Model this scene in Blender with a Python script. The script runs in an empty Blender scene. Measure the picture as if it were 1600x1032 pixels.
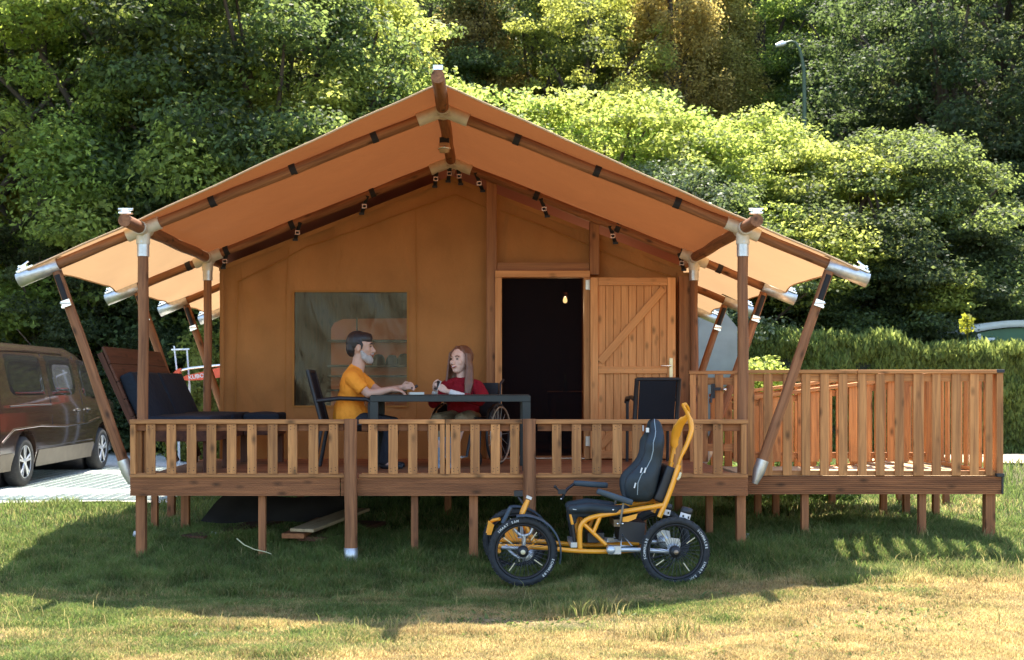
import bpy, bmesh, math, random
import numpy as np
from mathutils import Vector, Matrix, Euler
random.seed(7)
rng = np.random.default_rng(11)
SC = bpy.context.scene
COL = SC.collection
PI = math.pi
# ------------------------------------------------------------------ camera, light, exposure
CAMZ = 1.6
FPX = 2000.0                                   # focal length in photo pixels (photo 1600 wide)
cam = bpy.data.objects.new('camera', bpy.data.cameras.new('camera'))
COL.objects.link(cam)
cam.location = (0, 0, CAMZ)
cam.rotation_euler = (PI / 2, 0, 0)
cam.data.sensor_width = 36
cam.data.lens = 36 * FPX / 1600
cam.data.shift_x = 43 / 1600
cam.data.shift_y = 84 / 1600
cam.data.clip_end = 1000
cam.data.dof.use_dof = True; cam.data.dof.focus_distance = 11.5; cam.data.dof.aperture_fstop = 3.6
SC.camera = cam
LD = Vector((-0.06, -0.49, -1)).normalized()   # direction the sunlight travels
world = bpy.data.worlds.new('World')
SC.world = world
world.use_nodes = True
wn = world.node_tree
for n in list(wn.nodes): wn.nodes.remove(n)
sky = wn.nodes.new('ShaderNodeTexSky'); sky.sky_type = 'NISHITA'; sky.sun_disc = False
sky.sun_elevation = math.asin(-LD.z); sky.sun_rotation = math.atan2(-LD.x, -LD.y)
bgn = wn.nodes.new('ShaderNodeBackground'); bgn.inputs[1].default_value = 0.15
won = wn.nodes.new('ShaderNodeOutputWorld')
wn.links.new(sky.outputs[0], bgn.inputs[0]); wn.links.new(bgn.outputs[0], won.inputs[0])
sun = bpy.data.objects.new('sun', bpy.data.lights.new('sun', 'SUN'))
COL.objects.link(sun)
sun.data.energy = 5.0; sun.data.angle = math.radians(0.5); sun.data.color = (1.0, 0.93, 0.80)
sun.rotation_euler = LD.to_track_quat('-Z', 'Y').to_euler()
sun.location = (0, 0, 20)
SC.view_settings.view_transform = 'Standard'; SC.view_settings.look = 'None'
SC.view_settings.exposure = 1.85; SC.view_settings.gamma = 1
SC.view_settings.use_curve_mapping = False
SC.cycles.use_denoising = True
SC.cycles.max_bounces = 9; SC.cycles.diffuse_bounces = 5; SC.cycles.glossy_bounces = 3
SC.cycles.transmission_bounces = 6; SC.cycles.transparent_max_bounces = 8
SC.cycles.caustics_reflective = False; SC.cycles.caustics_refractive = False
SC.cycles.sample_clamp_indirect = 6

def PX(px, py, Y):                             # a point of the place, measured on the photograph at distance Y
    return Vector(((px - 757) / FPX * Y, Y, CAMZ - (py - 600) / FPX * Y))

# ------------------------------------------------------------------ noise, terrain
class Noise:
    def __init__(s, seed, n=64):
        s.g = np.random.default_rng(seed).random((n, n)); s.n = n
    def __call__(s, x, y):
        x = np.asarray(x, float); y = np.asarray(y, float)
        xi = np.floor(x).astype(int); yi = np.floor(y).astype(int)
        fx = x - xi; fy = y - yi
        fx = fx * fx * (3 - 2 * fx); fy = fy * fy * (3 - 2 * fy)
        n = s.n; g = s.g
        a = g[xi % n, yi % n]; b = g[(xi + 1) % n, yi % n]; c = g[xi % n, (yi + 1) % n]; d = g[(xi + 1) % n, (yi + 1) % n]
        return (a * (1 - fx) + b * fx) * (1 - fy) + (c * (1 - fx) + d * fx) * fy
N1, N2, N3 = Noise(1), Noise(2), Noise(3)
def sst(a, b, x):
    t = np.clip((np.asarray(x, float) - a) / (b - a), 0, 1); return t * t * (3 - 2 * t)
def gz(x, y):
    x = np.asarray(x, float); y = np.asarray(y, float)
    z = 0.2 * sst(9.9, 11.5, y) + 0.09 * sst(0.3, 3.6, x) * sst(7.6, 9.6, y)
    z = z + (N1(x * .8, y * .8) - .5) * .05 * (1 - sst(18, 24, y)) + (N2(x * 2.7, y * 2.7) - .5) * .018
    h = np.maximum(y - 27, 0)
    z = z + 0.46 * h * sst(0, 9, h) + (N3(x * .12, y * .12) - .5) * 3.0 * sst(30, 45, y)
    return z
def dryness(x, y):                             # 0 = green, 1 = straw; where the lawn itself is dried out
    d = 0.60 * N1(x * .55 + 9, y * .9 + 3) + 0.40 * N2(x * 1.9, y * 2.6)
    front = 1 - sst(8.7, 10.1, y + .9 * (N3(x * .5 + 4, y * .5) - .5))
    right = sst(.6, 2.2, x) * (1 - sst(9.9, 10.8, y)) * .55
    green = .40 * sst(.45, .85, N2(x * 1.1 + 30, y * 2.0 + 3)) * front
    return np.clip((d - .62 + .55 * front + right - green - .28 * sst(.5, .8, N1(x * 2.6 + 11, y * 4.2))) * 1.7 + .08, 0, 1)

# ------------------------------------------------------------------ object helpers
WM = {}
def tag(o, label=None, cat=None, group=None, kind=None):
    if label: o['label'] = label
    if cat: o['category'] = cat
    if group: o['group'] = group
    if kind: o['kind'] = kind
    return o
def put(o, M, parent=None):
    COL.objects.link(o); WM[o.name] = M
    if parent is not None:
        o.parent = parent; o.matrix_basis = WM[parent.name].inverted() @ M
    else: o.matrix_basis = M
    return o
def thing(name, label, cat, loc=(0, 0, 0), rz=0, group=None, parent=None):
    o = bpy.data.objects.new(name, None); o.empty_display_size = .2
    put(o, Matrix.Translation(Vector(loc)) @ Matrix.Rotation(rz, 4, 'Z'), parent)
    return tag(o, label, cat, group)
def mobj(name, mesh, mat, parent=None, M=None, smooth=False):
    if mat is not None and not mesh.materials:
        for m in (mat if isinstance(mat, (list, tuple)) else [mat]): mesh.materials.append(m)
    if smooth and len(mesh.polygons): mesh.polygons.foreach_set('use_smooth', [True] * len(mesh.polygons))
    return put(bpy.data.objects.new(name, mesh), M or Matrix.Identity(4), parent)
def pivot(M, mesh): return M

class MB:                                      # collects shapes into one mesh
    def __init__(s): s.v = []; s.f = []; s.s = []; s.m = []
    def add(s, vs, fs, smooth=False, mi=0):
        k = len(s.v); s.v += [tuple(v) for v in vs]
        for f in fs: s.f.append([i + k for i in f]); s.s.append(smooth); s.m.append(mi)
    def box(s, c, d, R=None, mi=0):
        c = Vector(c); h = Vector(d) / 2
        vs = [Vector((x * h.x, y * h.y, z * h.z)) for x in (-1, 1) for y in (-1, 1) for z in (-1, 1)]
        if R is not None: vs = [R @ v for v in vs]
        s.add([v + c for v in vs], [(0, 1, 3, 2), (4, 6, 7, 5), (0, 4, 5, 1), (2, 3, 7, 6), (0, 2, 6, 4), (1, 5, 7, 3)], mi=mi)
    def tube(s, pts, r, n=10, closed=False, cap=True, mi=0, flat=1.0, up=None):
        pts = [Vector(p) for p in pts]; m = len(pts)
        rs = list(r) if isinstance(r, (list, tuple)) else [r] * m
        rings = []; prev = None
        for i, p in enumerate(pts):
            a = pts[(i - 1) % m] if (closed or i > 0) else p
            b = pts[(i + 1) % m] if (closed or i < m - 1) else p
            t = (b - a)
            t = t.normalized() if t.length > 1e-9 else Vector((0, 0, 1))
            if prev is None:
                u = Vector(up) if up else (Vector((0, 0, 1)) if abs(t.z) < .9 else Vector((1, 0, 0)))
            else: u = prev
            u = (u - t * u.dot(t)).normalized(); prev = u; w = t.cross(u)
            rings.append([p + u * (rs[i] * math.cos(2 * PI * k / n)) + w * (rs[i] * flat * math.sin(2 * PI * k / n)) for k in range(n)])
        vs = [v for R_ in rings for v in R_]; fs = []
        for i in range(m if closed else m - 1):
            j = (i + 1) % m
            for k in range(n): fs.append((i * n + k, i * n + (k + 1) % n, j * n + (k + 1) % n, j * n + k))
        s.add(vs, fs, True, mi)
        if cap and not closed:
            k0 = len(s.v); s.v += [tuple(v) for v in rings[0]] + [tuple(v) for v in rings[-1]]
            s.f.append([k0 + k for k in reversed(range(n))]); s.s.append(False); s.m.append(mi)
            s.f.append([k0 + n + k for k in range(n)]); s.s.append(False); s.m.append(mi)
    def ball(s, c, r, n=10, sc=(1, 1, 1), R=None, mi=0):
        vs = []; fs = []; c = Vector(c); m = n // 2 + 1
        for i in range(m + 1):
            th = PI * i / m
            for k in range(n):
                ph = 2 * PI * k / n
                v = Vector((r * sc[0] * math.sin(th) * math.cos(ph), r * sc[1] * math.sin(th) * math.sin(ph), r * sc[2] * math.cos(th)))
                if R is not None: v = R @ v
                vs.append(v + c)
        for i in range(m):
            for k in range(n):
                q = (i * n + k, (i + 1) * n + k, (i + 1) * n + (k + 1) % n, i * n + (k + 1) % n)
                fs.append((q[0], q[1], q[3]) if i == m - 1 else ((q[0], q[1], q[2]) if i == 0 else q))
        s.add(vs, fs, True, mi)
    def limb(s, pts, rs, n=12):                # overlapping tapered capsules
        s.tube(pts, rs, n)
        for p, r in zip(pts, rs): s.ball(p, r, n)
    def prism(s, poly, a, b, axis='y', mi=0):  # polygon (2-D) extruded along an axis between a and b
        n = len(poly)
        def P(u, w, t): return {'x': (t, u, w), 'y': (u, t, w), 'z': (u, w, t)}[axis]
        vs = [P(u, w, a) for u, w in poly] + [P(u, w, b) for u, w in poly]
        fs = [list(range(n)), [n + k for k in reversed(range(n))]]
        fs += [(k, k + n, (k + 1) % n + n, (k + 1) % n) for k in range(n)]
        s.add(vs, fs, mi=mi)
    def lathe(s, prof, c=(0, 0, 0), n=24, axis='y', mi=0, closed=False, smooth=True):   # prof: (radius, along)
        vs = []; m = len(prof); c = Vector(c)
        for r, t in prof:
            for k in range(n):
                a = 2 * PI * k / n; u, w = r * math.cos(a), r * math.sin(a)
                vs.append(c + Vector({'x': (t, u, w), 'y': (u, t, w), 'z': (u, w, t)}[axis]))
        fs = []
        for i in range(m if closed else m - 1):
            j = (i + 1) % m
            for k in range(n): fs.append((i * n + k, i * n + (k + 1) % n, j * n + (k + 1) % n, j * n + k))
        s.add(vs, fs, smooth, mi)
    def mesh(s, name, fix=True):
        me = bpy.data.meshes.new(name); me.from_pydata(s.v, [], s.f)
        me.polygons.foreach_set('use_smooth', s.s)
        if any(s.m): me.polygons.foreach_set('material_index', s.m)
        if fix:
            bm = bmesh.new(); bm.from_mesh(me); bmesh.ops.recalc_face_normals(bm, faces=bm.faces); bm.to_mesh(me); bm.free()
        me.update(); return me
    def obj(s, name, mat, parent=None, org=None):
        if org is None:
            a = np.array(s.v); org = Vector((a.min(0) + a.max(0)) / 2)
        org = Vector(org); s.v = [(v[0] - org.x, v[1] - org.y, v[2] - org.z) for v in s.v]
        return mobj(name, s.mesh(name), mat, parent, Matrix.Translation(org))

_bc = {}
def box_mesh(dx, dy, dz, bev):
    k = (round(dx, 4), round(dy, 4), round(dz, 4), bev)
    if k not in _bc:
        m = MB(); m.box((0, 0, 0), (dx, dy, dz)); me = m.mesh('board')
        if bev:
            bm = bmesh.new(); bm.from_mesh(me)
            bmesh.ops.bevel(bm, geom=bm.edges[:], offset=bev, segments=1, affect='EDGES'); bm.to_mesh(me); bm.free()
        _bc[k] = me
    return _bc[k]
def bx(name, lo, hi, mat, parent=None, bev=.003, R=None, rot=None):   # a box between two corners; wood picks its grain direction
    lo = Vector(lo); hi = Vector(hi); d = hi - lo; c = (lo + hi) / 2
    if isinstance(mat, dict):
        ax = max(range(3), key=lambda i: abs(d[i])); mat = mat['xyz'[ax]]
    me = box_mesh(abs(d.x), abs(d.y), abs(d.z), bev)
    if me.materials and me.materials[0] != mat: me = me.copy(); me.materials.clear(); _bc[(round(abs(d.x), 4), round(abs(d.y), 4), round(abs(d.z), 4), bev)] = me
    M = Matrix.Translation(c)
    if rot: M = M @ Euler(rot).to_matrix().to_4x4()
    return mobj(name, me, mat, parent, M)
def frame_between(p0, p1, up=None):
    p0 = Vector(p0); p1 = Vector(p1); z = (p1 - p0).normalized()
    u = Vector(up) if up else (Vector((0, 1, 0)) if abs(z.y) < .9 else Vector((1, 0, 0)))
    x = u.cross(z).normalized(); y = z.cross(x)
    R = Matrix((x, y, z)).transposed().to_4x4()
    return Matrix.Translation(p0) @ R, (p1 - p0).length
def pole(name, p0, p1, r, mat, parent=None, n=14, r2=None, wob=.004):
    M, L = frame_between(p0, p1)
    m = MB(); k = max(3, int(L / .25)); r2 = r2 or r
    ph = random.random() * 9
    pts = [(wob * math.sin(ph + i * 1.3) * (0 < i < k), wob * math.cos(ph * 2 + i * 1.1) * (0 < i < k), L * i / k) for i in range(k + 1)]
    m.tube(pts, [r + (r2 - r) * i / k + random.uniform(-.0015, .0015) for i in range(k + 1)], n, up=(1, 0, 0))
    if isinstance(mat, dict): mat = mat['z']
    return mobj(name, m.mesh(name), mat, parent, M)
def plank(name, p0, p1, w, t, mat, parent=None, up=None, bev=.003):   # board from p0 to p1, width w along 'up'-cross, thickness t
    M, L = frame_between(p0, p1, up)
    me = box_mesh(w, t, L, bev)
    if isinstance(mat, dict): mat = mat['z']
    if me.materials and me.materials[0] != mat: me = me.copy(); me.materials.clear()
    return mobj(name, me, mat, parent, M @ Matrix.Translation((0, 0, L / 2)))
def baked(o, name, mat, parent=None, M=None, smooth=True):           # evaluate modifiers into a plain mesh object
    dg = bpy.context.evaluated_depsgraph_get(); dg.update()
    me = bpy.data.meshes.new_from_object(o.evaluated_get(dg)); me.name = name
    bpy.data.objects.remove(o)
    me.materials.clear()
    return mobj(name, me, mat, parent, M, smooth)
def flesh(mb, name, mat, parent, voxel=.008, smooth=4):              # union of limbs as one continuous surface
    tm = mb.mesh('tmp', False); bm = bmesh.new(); bm.from_mesh(tm); bmesh.ops.remove_doubles(bm, verts=bm.verts, dist=1e-5); bmesh.ops.recalc_face_normals(bm, faces=bm.faces); bm.to_mesh(tm); bm.free()
    o = bpy.data.objects.new('tmp', tm); COL.objects.link(o)
    r = o.modifiers.new('r', 'REMESH'); r.mode = 'VOXEL'; r.voxel_size = voxel
    s = o.modifiers.new('s', 'SMOOTH'); s.iterations = smooth; s.factor = .5
    return baked(o, name, mat, parent)
def text_mesh(txt, size, extrude=.001):
    c = bpy.data.curves.new('t', 'FONT'); c.body = txt; c.size = size; c.extrude = extrude; c.align_x = 'CENTER'; c.align_y = 'CENTER'
    c.resolution_u = 2; c.offset = size * .015
    o = bpy.data.objects.new('t', c); COL.objects.link(o)
    dg = bpy.context.evaluated_depsgraph_get(); dg.update()
    me = bpy.data.meshes.new_from_object(o.evaluated_get(dg)); bpy.data.objects.remove(o)
    me.materials.clear(); return me

# ------------------------------------------------------------------ materials
def nt(name):
    m = bpy.data.materials.new(name); m.use_nodes = True; t = m.node_tree
    b = t.nodes['Principled BSDF']
    return m, t, b, t.nodes['Material Output']
def N(t, typ, **kw):
    n = t.nodes.new(typ)
    for k, v in kw.items():
        if k.startswith('i_'): n.inputs[int(k[2:])].default_value = v
        else: setattr(n, k, v)
    return n
def ramp(t, stops):
    r = t.nodes.new('ShaderNodeValToRGB'); e = r.color_ramp.elements
    while len(e) < len(stops): e.new(.5)
    for el, (p, c) in zip(e, stops): el.position = p; el.color = tuple(c) + (1,)
    return r
def simple(name, col, rough=.6, metal=0, var=.15, scale=8, bump=.0, bscale=60, coat=0, spec=None):
    m, t, b, o = nt(name); L = t.links.new
    tc = N(t, 'ShaderNodeTexCoord'); nz = N(t, 'ShaderNodeTexNoise'); nz.inputs['Scale'].default_value = scale; nz.inputs['Detail'].default_value = 4
    L(tc.outputs['Object'], nz.inputs['Vector'])
    r = ramp(t, [(.3, [c * (1 - var) for c in col]), (.7, [min(1, c * (1 + var)) for c in col])])
    L(nz.outputs[0], r.inputs[0]); L(r.outputs[0], b.inputs['Base Color'])
    b.inputs['Roughness'].default_value = rough; b.inputs['Metallic'].default_value = metal
    if coat: b.inputs['Coat Weight'].default_value = coat; b.inputs['Coat Roughness'].default_value = .06
    if spec is not None: b.inputs['Specular IOR Level'].default_value = spec
    if bump:
        n2 = N(t, 'ShaderNodeTexNoise'); n2.inputs['Scale'].default_value = bscale
        L(tc.outputs['Object'], n2.inputs['Vector'])
        bp = N(t, 'ShaderNodeBump'); bp.inputs['Strength'].default_value = bump; bp.inputs['Distance'].default_value = .01
        L(n2.outputs[0], bp.inputs['Height']); L(bp.outputs[0], b.inputs['Normal'])
    return m
def wood(name, col, dark, var=.25, rough=.7, knots=.6, axes='xyz', gs=1.0):
    out = {}
    for ax in axes:
        m, t, b, o = nt(name + '_' + ax); L = t.links.new
        tc = N(t, 'ShaderNodeTexCoord'); oi = N(t, 'ShaderNodeObjectInfo')
        ad = N(t, 'ShaderNodeVectorMath', operation='ADD'); ml = N(t, 'ShaderNodeVectorMath', operation='SCALE')
        cb = N(t, 'ShaderNodeCombineXYZ')
        for i in range(3): L(oi.outputs['Random'], cb.inputs[i])
        L(cb.outputs[0], ml.inputs[0]); ml.inputs['Scale'].default_value = 37.0
        L(tc.outputs['Object'], ad.inputs[0]); L(ml.outputs[0], ad.inputs[1])
        mp = N(t, 'ShaderNodeMapping'); s = [26 * gs] * 3; s['xyz'.index(ax)] = 1.3 * gs; mp.inputs['Scale'].default_value = s
        L(ad.outputs[0], mp.inputs['Vector'])
        n1 = N(t, 'ShaderNodeTexNoise'); n1.inputs['Scale'].default_value = 1.0; n1.inputs['Detail'].default_value = 6; n1.inputs['Roughness'].default_value = .65; n1.inputs['Distortion'].default_value = .8
        L(mp.outputs[0], n1.inputs['Vector'])
        mid = [(a + c) / 2 for a, c in zip(col, dark)]
        r = ramp(t, [(.28, dark), (.46, mid), (.62, col), (.8, [min(1, c * 1.18) for c in col])])
        L(n1.outputs[0], r.inputs[0])
        # knots: sparse dark ovals
        mk = N(t, 'ShaderNodeMapping'); s2 = [9.0] * 3; s2['xyz'.index(ax)] = 4.2; mk.inputs['Scale'].default_value = s2
        L(ad.outputs[0], mk.inputs['Vector'])
        vo = N(t, 'ShaderNodeTexVoronoi'); vo.inputs['Scale'].default_value = 1.0; L(mk.outputs[0], vo.inputs['Vector'])
        kr = ramp(t, [(.05, (1, 1, 1)), (.17, (.35, .35, .35)), (.24, (0, 0, 0))])
        L(vo.outputs['Distance'], kr.inputs[0])
        kk = N(t, 'ShaderNodeMath', operation='MULTIPLY'); kk.inputs[1].default_value = knots; L(kr.outputs[0], kk.inputs[0])
        mx = N(t, 'ShaderNodeMixRGB'); mx.inputs[2].default_value = (dark[0] * .35, dark[1] * .4, dark[2] * .4, 1)
        L(kk.outputs[0], mx.inputs[0]); L(r.outputs[0], mx.inputs[1])
        # board-to-board and weathering variation
        nz = N(t, 'ShaderNodeTexNoise'); nz.inputs['Scale'].default_value = 2.2; L(ad.outputs[0], nz.inputs['Vector'])
        mr = N(t, 'ShaderNodeMapRange'); mr.inputs[1].default_value = 0; mr.inputs[2].default_value = 1; mr.inputs[3].default_value = 1 - var; mr.inputs[4].default_value = 1 + var
        av = N(t, 'ShaderNodeMath', operation='ADD'); hv = N(t, 'ShaderNodeMath', operation='MULTIPLY'); hv.inputs[1].default_value = .5
        L(oi.outputs['Random'], av.inputs[0]); L(nz.outputs[0], av.inputs[1]); L(av.outputs[0], hv.inputs[0]); L(hv.outputs[0], mr.inputs[0])
        hs = N(t, 'ShaderNodeHueSaturation'); L(mx.outputs[0], hs.inputs['Color']); L(mr.outputs[0], hs.inputs['Value'])
        L(hs.outputs[0], b.inputs['Base Color']); b.inputs['Roughness'].default_value = rough
        b.inputs['Specular IOR Level'].default_value = .3
        bp = N(t, 'ShaderNodeBump'); bp.inputs['Strength'].default_value = .5; bp.inputs['Distance'].default_value = .004
        L(n1.outputs[0], bp.inputs['Height']); L(bp.outputs[0], b.inputs['Normal'])
        out[ax] = m
    return out
def cloth(name, col, trans=0.0, tcol=None, var=.1, wscale=0, wstr=.3, rough=.85, fine=220, streak=None):
    m, t, b, o = nt(name); L = t.links.new
    tc = N(t, 'ShaderNodeTexCoord')
    nz = N(t, 'ShaderNodeTexNoise'); nz.inputs['Scale'].default_value = 1.7; nz.inputs['Detail'].default_value = 5; L(tc.outputs['Object'], nz.inputs['Vector'])
    nf = N(t, 'ShaderNodeTexNoise'); nf.inputs['Scale'].default_value = fine; nf.inputs['Detail'].default_value = 1; L(tc.outputs['Object'], nf.inputs['Vector'])
    av = N(t, 'ShaderNodeMath', operation='MULTIPLY_ADD'); L(nf.outputs[0], av.inputs[0]); av.inputs[1].default_value = .5; L(nz.outputs[0], av.inputs[2])
    r = ramp(t, [(.45, [c * (1 - var) for c in col]), (1.0, [min(1, c * (1 + var)) for c in col])]); L(av.outputs[0], r.inputs[0])
    L(r.outputs[0], b.inputs['Base Color']); b.inputs['Roughness'].default_value = rough; b.inputs['Specular IOR Level'].default_value = .15
    bp = N(t, 'ShaderNodeBump'); bp.inputs['Strength'].default_value = .25; bp.inputs['Distance'].default_value = .002
    L(nf.outputs[0], bp.inputs['Height']); last = bp
    if wscale:
        mp = N(t, 'ShaderNodeMapping'); mp.inputs['Scale'].default_value = streak or (1, 1, 1); L(tc.outputs['Object'], mp.inputs['Vector'])
        wz = N(t, 'ShaderNodeTexNoise'); wz.inputs['Scale'].default_value = wscale; wz.inputs['Detail'].default_value = 3; wz.inputs['Distortion'].default_value = 1.2
        L(mp.outputs[0], wz.inputs['Vector'])
        b2 = N(t, 'ShaderNodeBump'); b2.inputs['Strength'].default_value = wstr; b2.inputs['Distance'].default_value = .05
        L(wz.outputs[0], b2.inputs['Height']); L(bp.outputs[0], b2.inputs['Normal']); last = b2
    L(last.outputs[0], b.inputs['Normal'])
    if trans:
        tr = N(t, 'ShaderNodeBsdfTranslucent'); tr.inputs[0].default_value = tuple(tcol or col) + (1,)
        mx = N(t, 'ShaderNodeMixShader'); mx.inputs[0].default_value = trans
        L(b.outputs[0], mx.inputs[1]); L(tr.outputs[0], mx.inputs[2]); L(mx.outputs[0], o.inputs[0])
    return m
def foliage(name, col, tcol, trans=.5, rough=.6, hue=.04, spec=.18):
    m, t, b, o = nt(name); L = t.links.new
    at = N(t, 'ShaderNodeAttribute'); at.attribute_name = 'shade'
    oi = N(t, 'ShaderNodeObjectInfo')
    def tint(c):
        hs = N(t, 'ShaderNodeHueSaturation'); hs.inputs['Color'].default_value = tuple(c) + (1,)
        a = N(t, 'ShaderNodeMath', operation='MULTIPLY_ADD'); L(at.outputs['Fac'], a.inputs[0]); a.inputs[1].default_value = 1.0; a.inputs[2].default_value = .5
        L(a.outputs[0], hs.inputs['Value'])
        h = N(t, 'ShaderNodeMath', operation='MULTIPLY_ADD'); L(oi.outputs['Random'], h.inputs[0]); h.inputs[1].default_value = hue; h.inputs[2].default_value = .5 - hue / 2
        L(h.outputs[0], hs.inputs['Hue']); return hs
    L(tint(col).outputs[0], b.inputs['Base Color']); b.inputs['Roughness'].default_value = rough; b.inputs['Specular IOR Level'].default_value = spec
    tr = N(t, 'ShaderNodeBsdfTranslucent'); L(tint(tcol).outputs[0], tr.inputs[0])
    mx = N(t, 'ShaderNodeMixShader'); mx.inputs[0].default_value = trans
    L(b.outputs[0], mx.inputs[1]); L(tr.outputs[0], mx.inputs[2]); L(mx.outputs[0], o.inputs[0])
    return m
M = {}
M['pole'] = wood('round_timber', (.33, .140, .058), (.13, .050, .022), var=.25, knots=.9)
M['deckwood'] = wood('deck_timber', (.36, .142, .055), (.16, .060, .025), var=.35, knots=.8)
M['slat'] = wood('slat_timber', (.56, .25, .085), (.26, .105, .038), var=.38, knots=.8)
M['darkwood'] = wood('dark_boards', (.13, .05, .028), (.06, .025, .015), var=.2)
M['doorwood'] = wood('door_pine', (.70, .33, .12), (.48, .20, .065), var=.15, knots=.8, gs=.8)
M['stud'] = wood('stud_timber', (.36, .16, .06), (.20, .08, .033), var=.15, knots=.9)
M['palewood'] = wood('pale_plank', (.55, .42, .25), (.35, .24, .13), var=.15, knots=.3)
M['steel'] = simple('galvanised_steel', (.62, .62, .60), .42, .75, var=.14, scale=22, bump=.15)
M['steelpale'] = simple('pale_connector', (.70, .62, .48), .5, .15, var=.10, scale=15)
M['black'] = simple('black_plastic', (.018, .018, .02), .5, var=.2)
M['strap'] = simple('black_webbing', (.014, .012, .012), .8, var=.2)
M['chrome'] = simple('bright_metal', (.8, .78, .74), .22, 1.0, var=.05)
M['wall'] = cloth('ochre_tent_canvas', (.39, .172, .054), var=.20, wscale=1.6, wstr=1.0, streak=(1.6, 1, .7))
M['seam'] = cloth('canvas_seam', (.37, .165, .042), var=.08)
M['fly'] = cloth('orange_roof_canvas', (.29, .125, .048), trans=.10, tcol=(.44, .150, .050), var=.14, wscale=1.5, wstr=.5)
M['wing'] = cloth('bounce_lit_canvas', (.58, .36, .18), trans=.26, tcol=(.60, .37, .19), var=.06, wscale=1.4, wstr=.35)  # lighter than the roof canvas: bounced ground light put into the colour
M['liner'] = cloth('brown_liner_canvas', (.34, .11, .06), var=.08)
M['hem'] = cloth('sunlit_hem', (.62, .45, .27), trans=.3, var=.05)  # paler than the canvas: the edge's sunlight is put into its colour
M['navy'] = cloth('dark_navy_cushion', (.018, .024, .034), var=.25, wscale=7, wstr=.3)
# ------------------------------------------------------------------ ground, lot, path, lawn
def ground_material():
    m, t, b, o = nt('lawn_soil'); L = t.links.new
    at = N(t, 'ShaderNodeAttribute'); at.attribute_name = 'dry'
    tc = N(t, 'ShaderNodeTexCoord'); nz = N(t, 'ShaderNodeTexNoise'); nz.inputs['Scale'].default_value = 9; nz.inputs['Detail'].default_value = 8
    L(tc.outputs['Object'], nz.inputs['Vector'])
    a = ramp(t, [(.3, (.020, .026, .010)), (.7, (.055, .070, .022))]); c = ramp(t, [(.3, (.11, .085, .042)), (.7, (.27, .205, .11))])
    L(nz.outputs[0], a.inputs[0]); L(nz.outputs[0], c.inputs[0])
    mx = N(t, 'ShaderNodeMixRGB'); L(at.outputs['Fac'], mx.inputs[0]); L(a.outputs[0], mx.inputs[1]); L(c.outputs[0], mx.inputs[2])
    L(mx.outputs[0], b.inputs['Base Color']); b.inputs['Roughness'].default_value = .95; b.inputs['Specular IOR Level'].default_value = .1
    bp = N(t, 'ShaderNodeBump'); bp.inputs['Strength'].default_value = .7; bp.inputs['Distance'].default_value = .03
    L(nz.outputs[0], bp.inputs['Height']); L(bp.outputs[0], b.inputs['Normal'])
    return m
def fattr(me, name, vals, dom='POINT'):
    a = me.attributes.new(name, 'FLOAT', dom); a.data.foreach_set('value', np.asarray(vals, np.float32))
def sheet(name, xs, ys, zf, mat, dry=None, smooth=True, holes=None):
    X, Y = np.meshgrid(xs, ys); Z = zf(X, Y); nx, ny = len(xs), len(ys)
    vs = np.stack([X, Y, Z], -1).reshape(-1, 3)
    i = np.arange(nx - 1)[None, :] + np.arange(ny - 1)[:, None] * nx
    f = np.stack([i, i + 1, i + nx + 1, i + nx], -1).reshape(-1, 4)
    me = bpy.data.meshes.new(name); me.from_pydata(vs.tolist(), [], f.tolist())
    if dry is not None: fattr(me, 'dry', dry(X, Y).ravel())
    return mobj(name, me, mat, smooth=smooth)
ys = np.concatenate([np.arange(5.0, 16, .1), np.arange(16, 27, .4), np.arange(27, 60, 1.2), np.arange(60, 170, 6)])
xs = np.concatenate([np.arange(-90, -10, 4), np.arange(-10, -7, .5), np.arange(-7, 8, .12), np.arange(8, 12, .5), np.arange(12, 92, 4)])
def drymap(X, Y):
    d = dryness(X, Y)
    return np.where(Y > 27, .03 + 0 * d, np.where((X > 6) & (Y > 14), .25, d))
tag(sheet('ground', xs, ys, gz, ground_material(), drymap), kind='structure')
M['gravel'] = simple('pale_grey_gravel', (.52, .51, .46), .95, var=.28, scale=30, bump=.8, bscale=120)
def lot_z(X, Y): return gz(X, Y) + .022 + .008 * np.sin(X * 3) * np.sin(Y * 2)
tag(sheet('gravel_lot', np.arange(-13, -3.6, .25), np.arange(15.1, 26, .25), lot_z, M['gravel']), kind='structure')
# plastic grid laid over the lot: thin ribs standing proud
mb = MB()
for x in np.arange(-8.6, -3.8, .16): mb.box((x, 18.2, .226 + .0), (.012, 6.0, .022))
for y in np.arange(15.2, 21.2, .16): mb.box((-6.2, y, .2255), (4.8, .012, .020))
M['gridrib'] = simple('grid_plastic', (.38, .44, .42), .7, var=.1)
o = mb.obj('paving_grid', M['gridrib']); tag(o, kind='stuff')
M['sand'] = simple('sandy_soil', (.50, .38, .24), .95, var=.2, scale=6, bump=.5)
tag(sheet('sandy_path', np.arange(6.5, 16, .4), np.arange(20.6, 23.6, .3), lambda X, Y: gz(X, Y) + .03, M['sand']), kind='structure')

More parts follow.
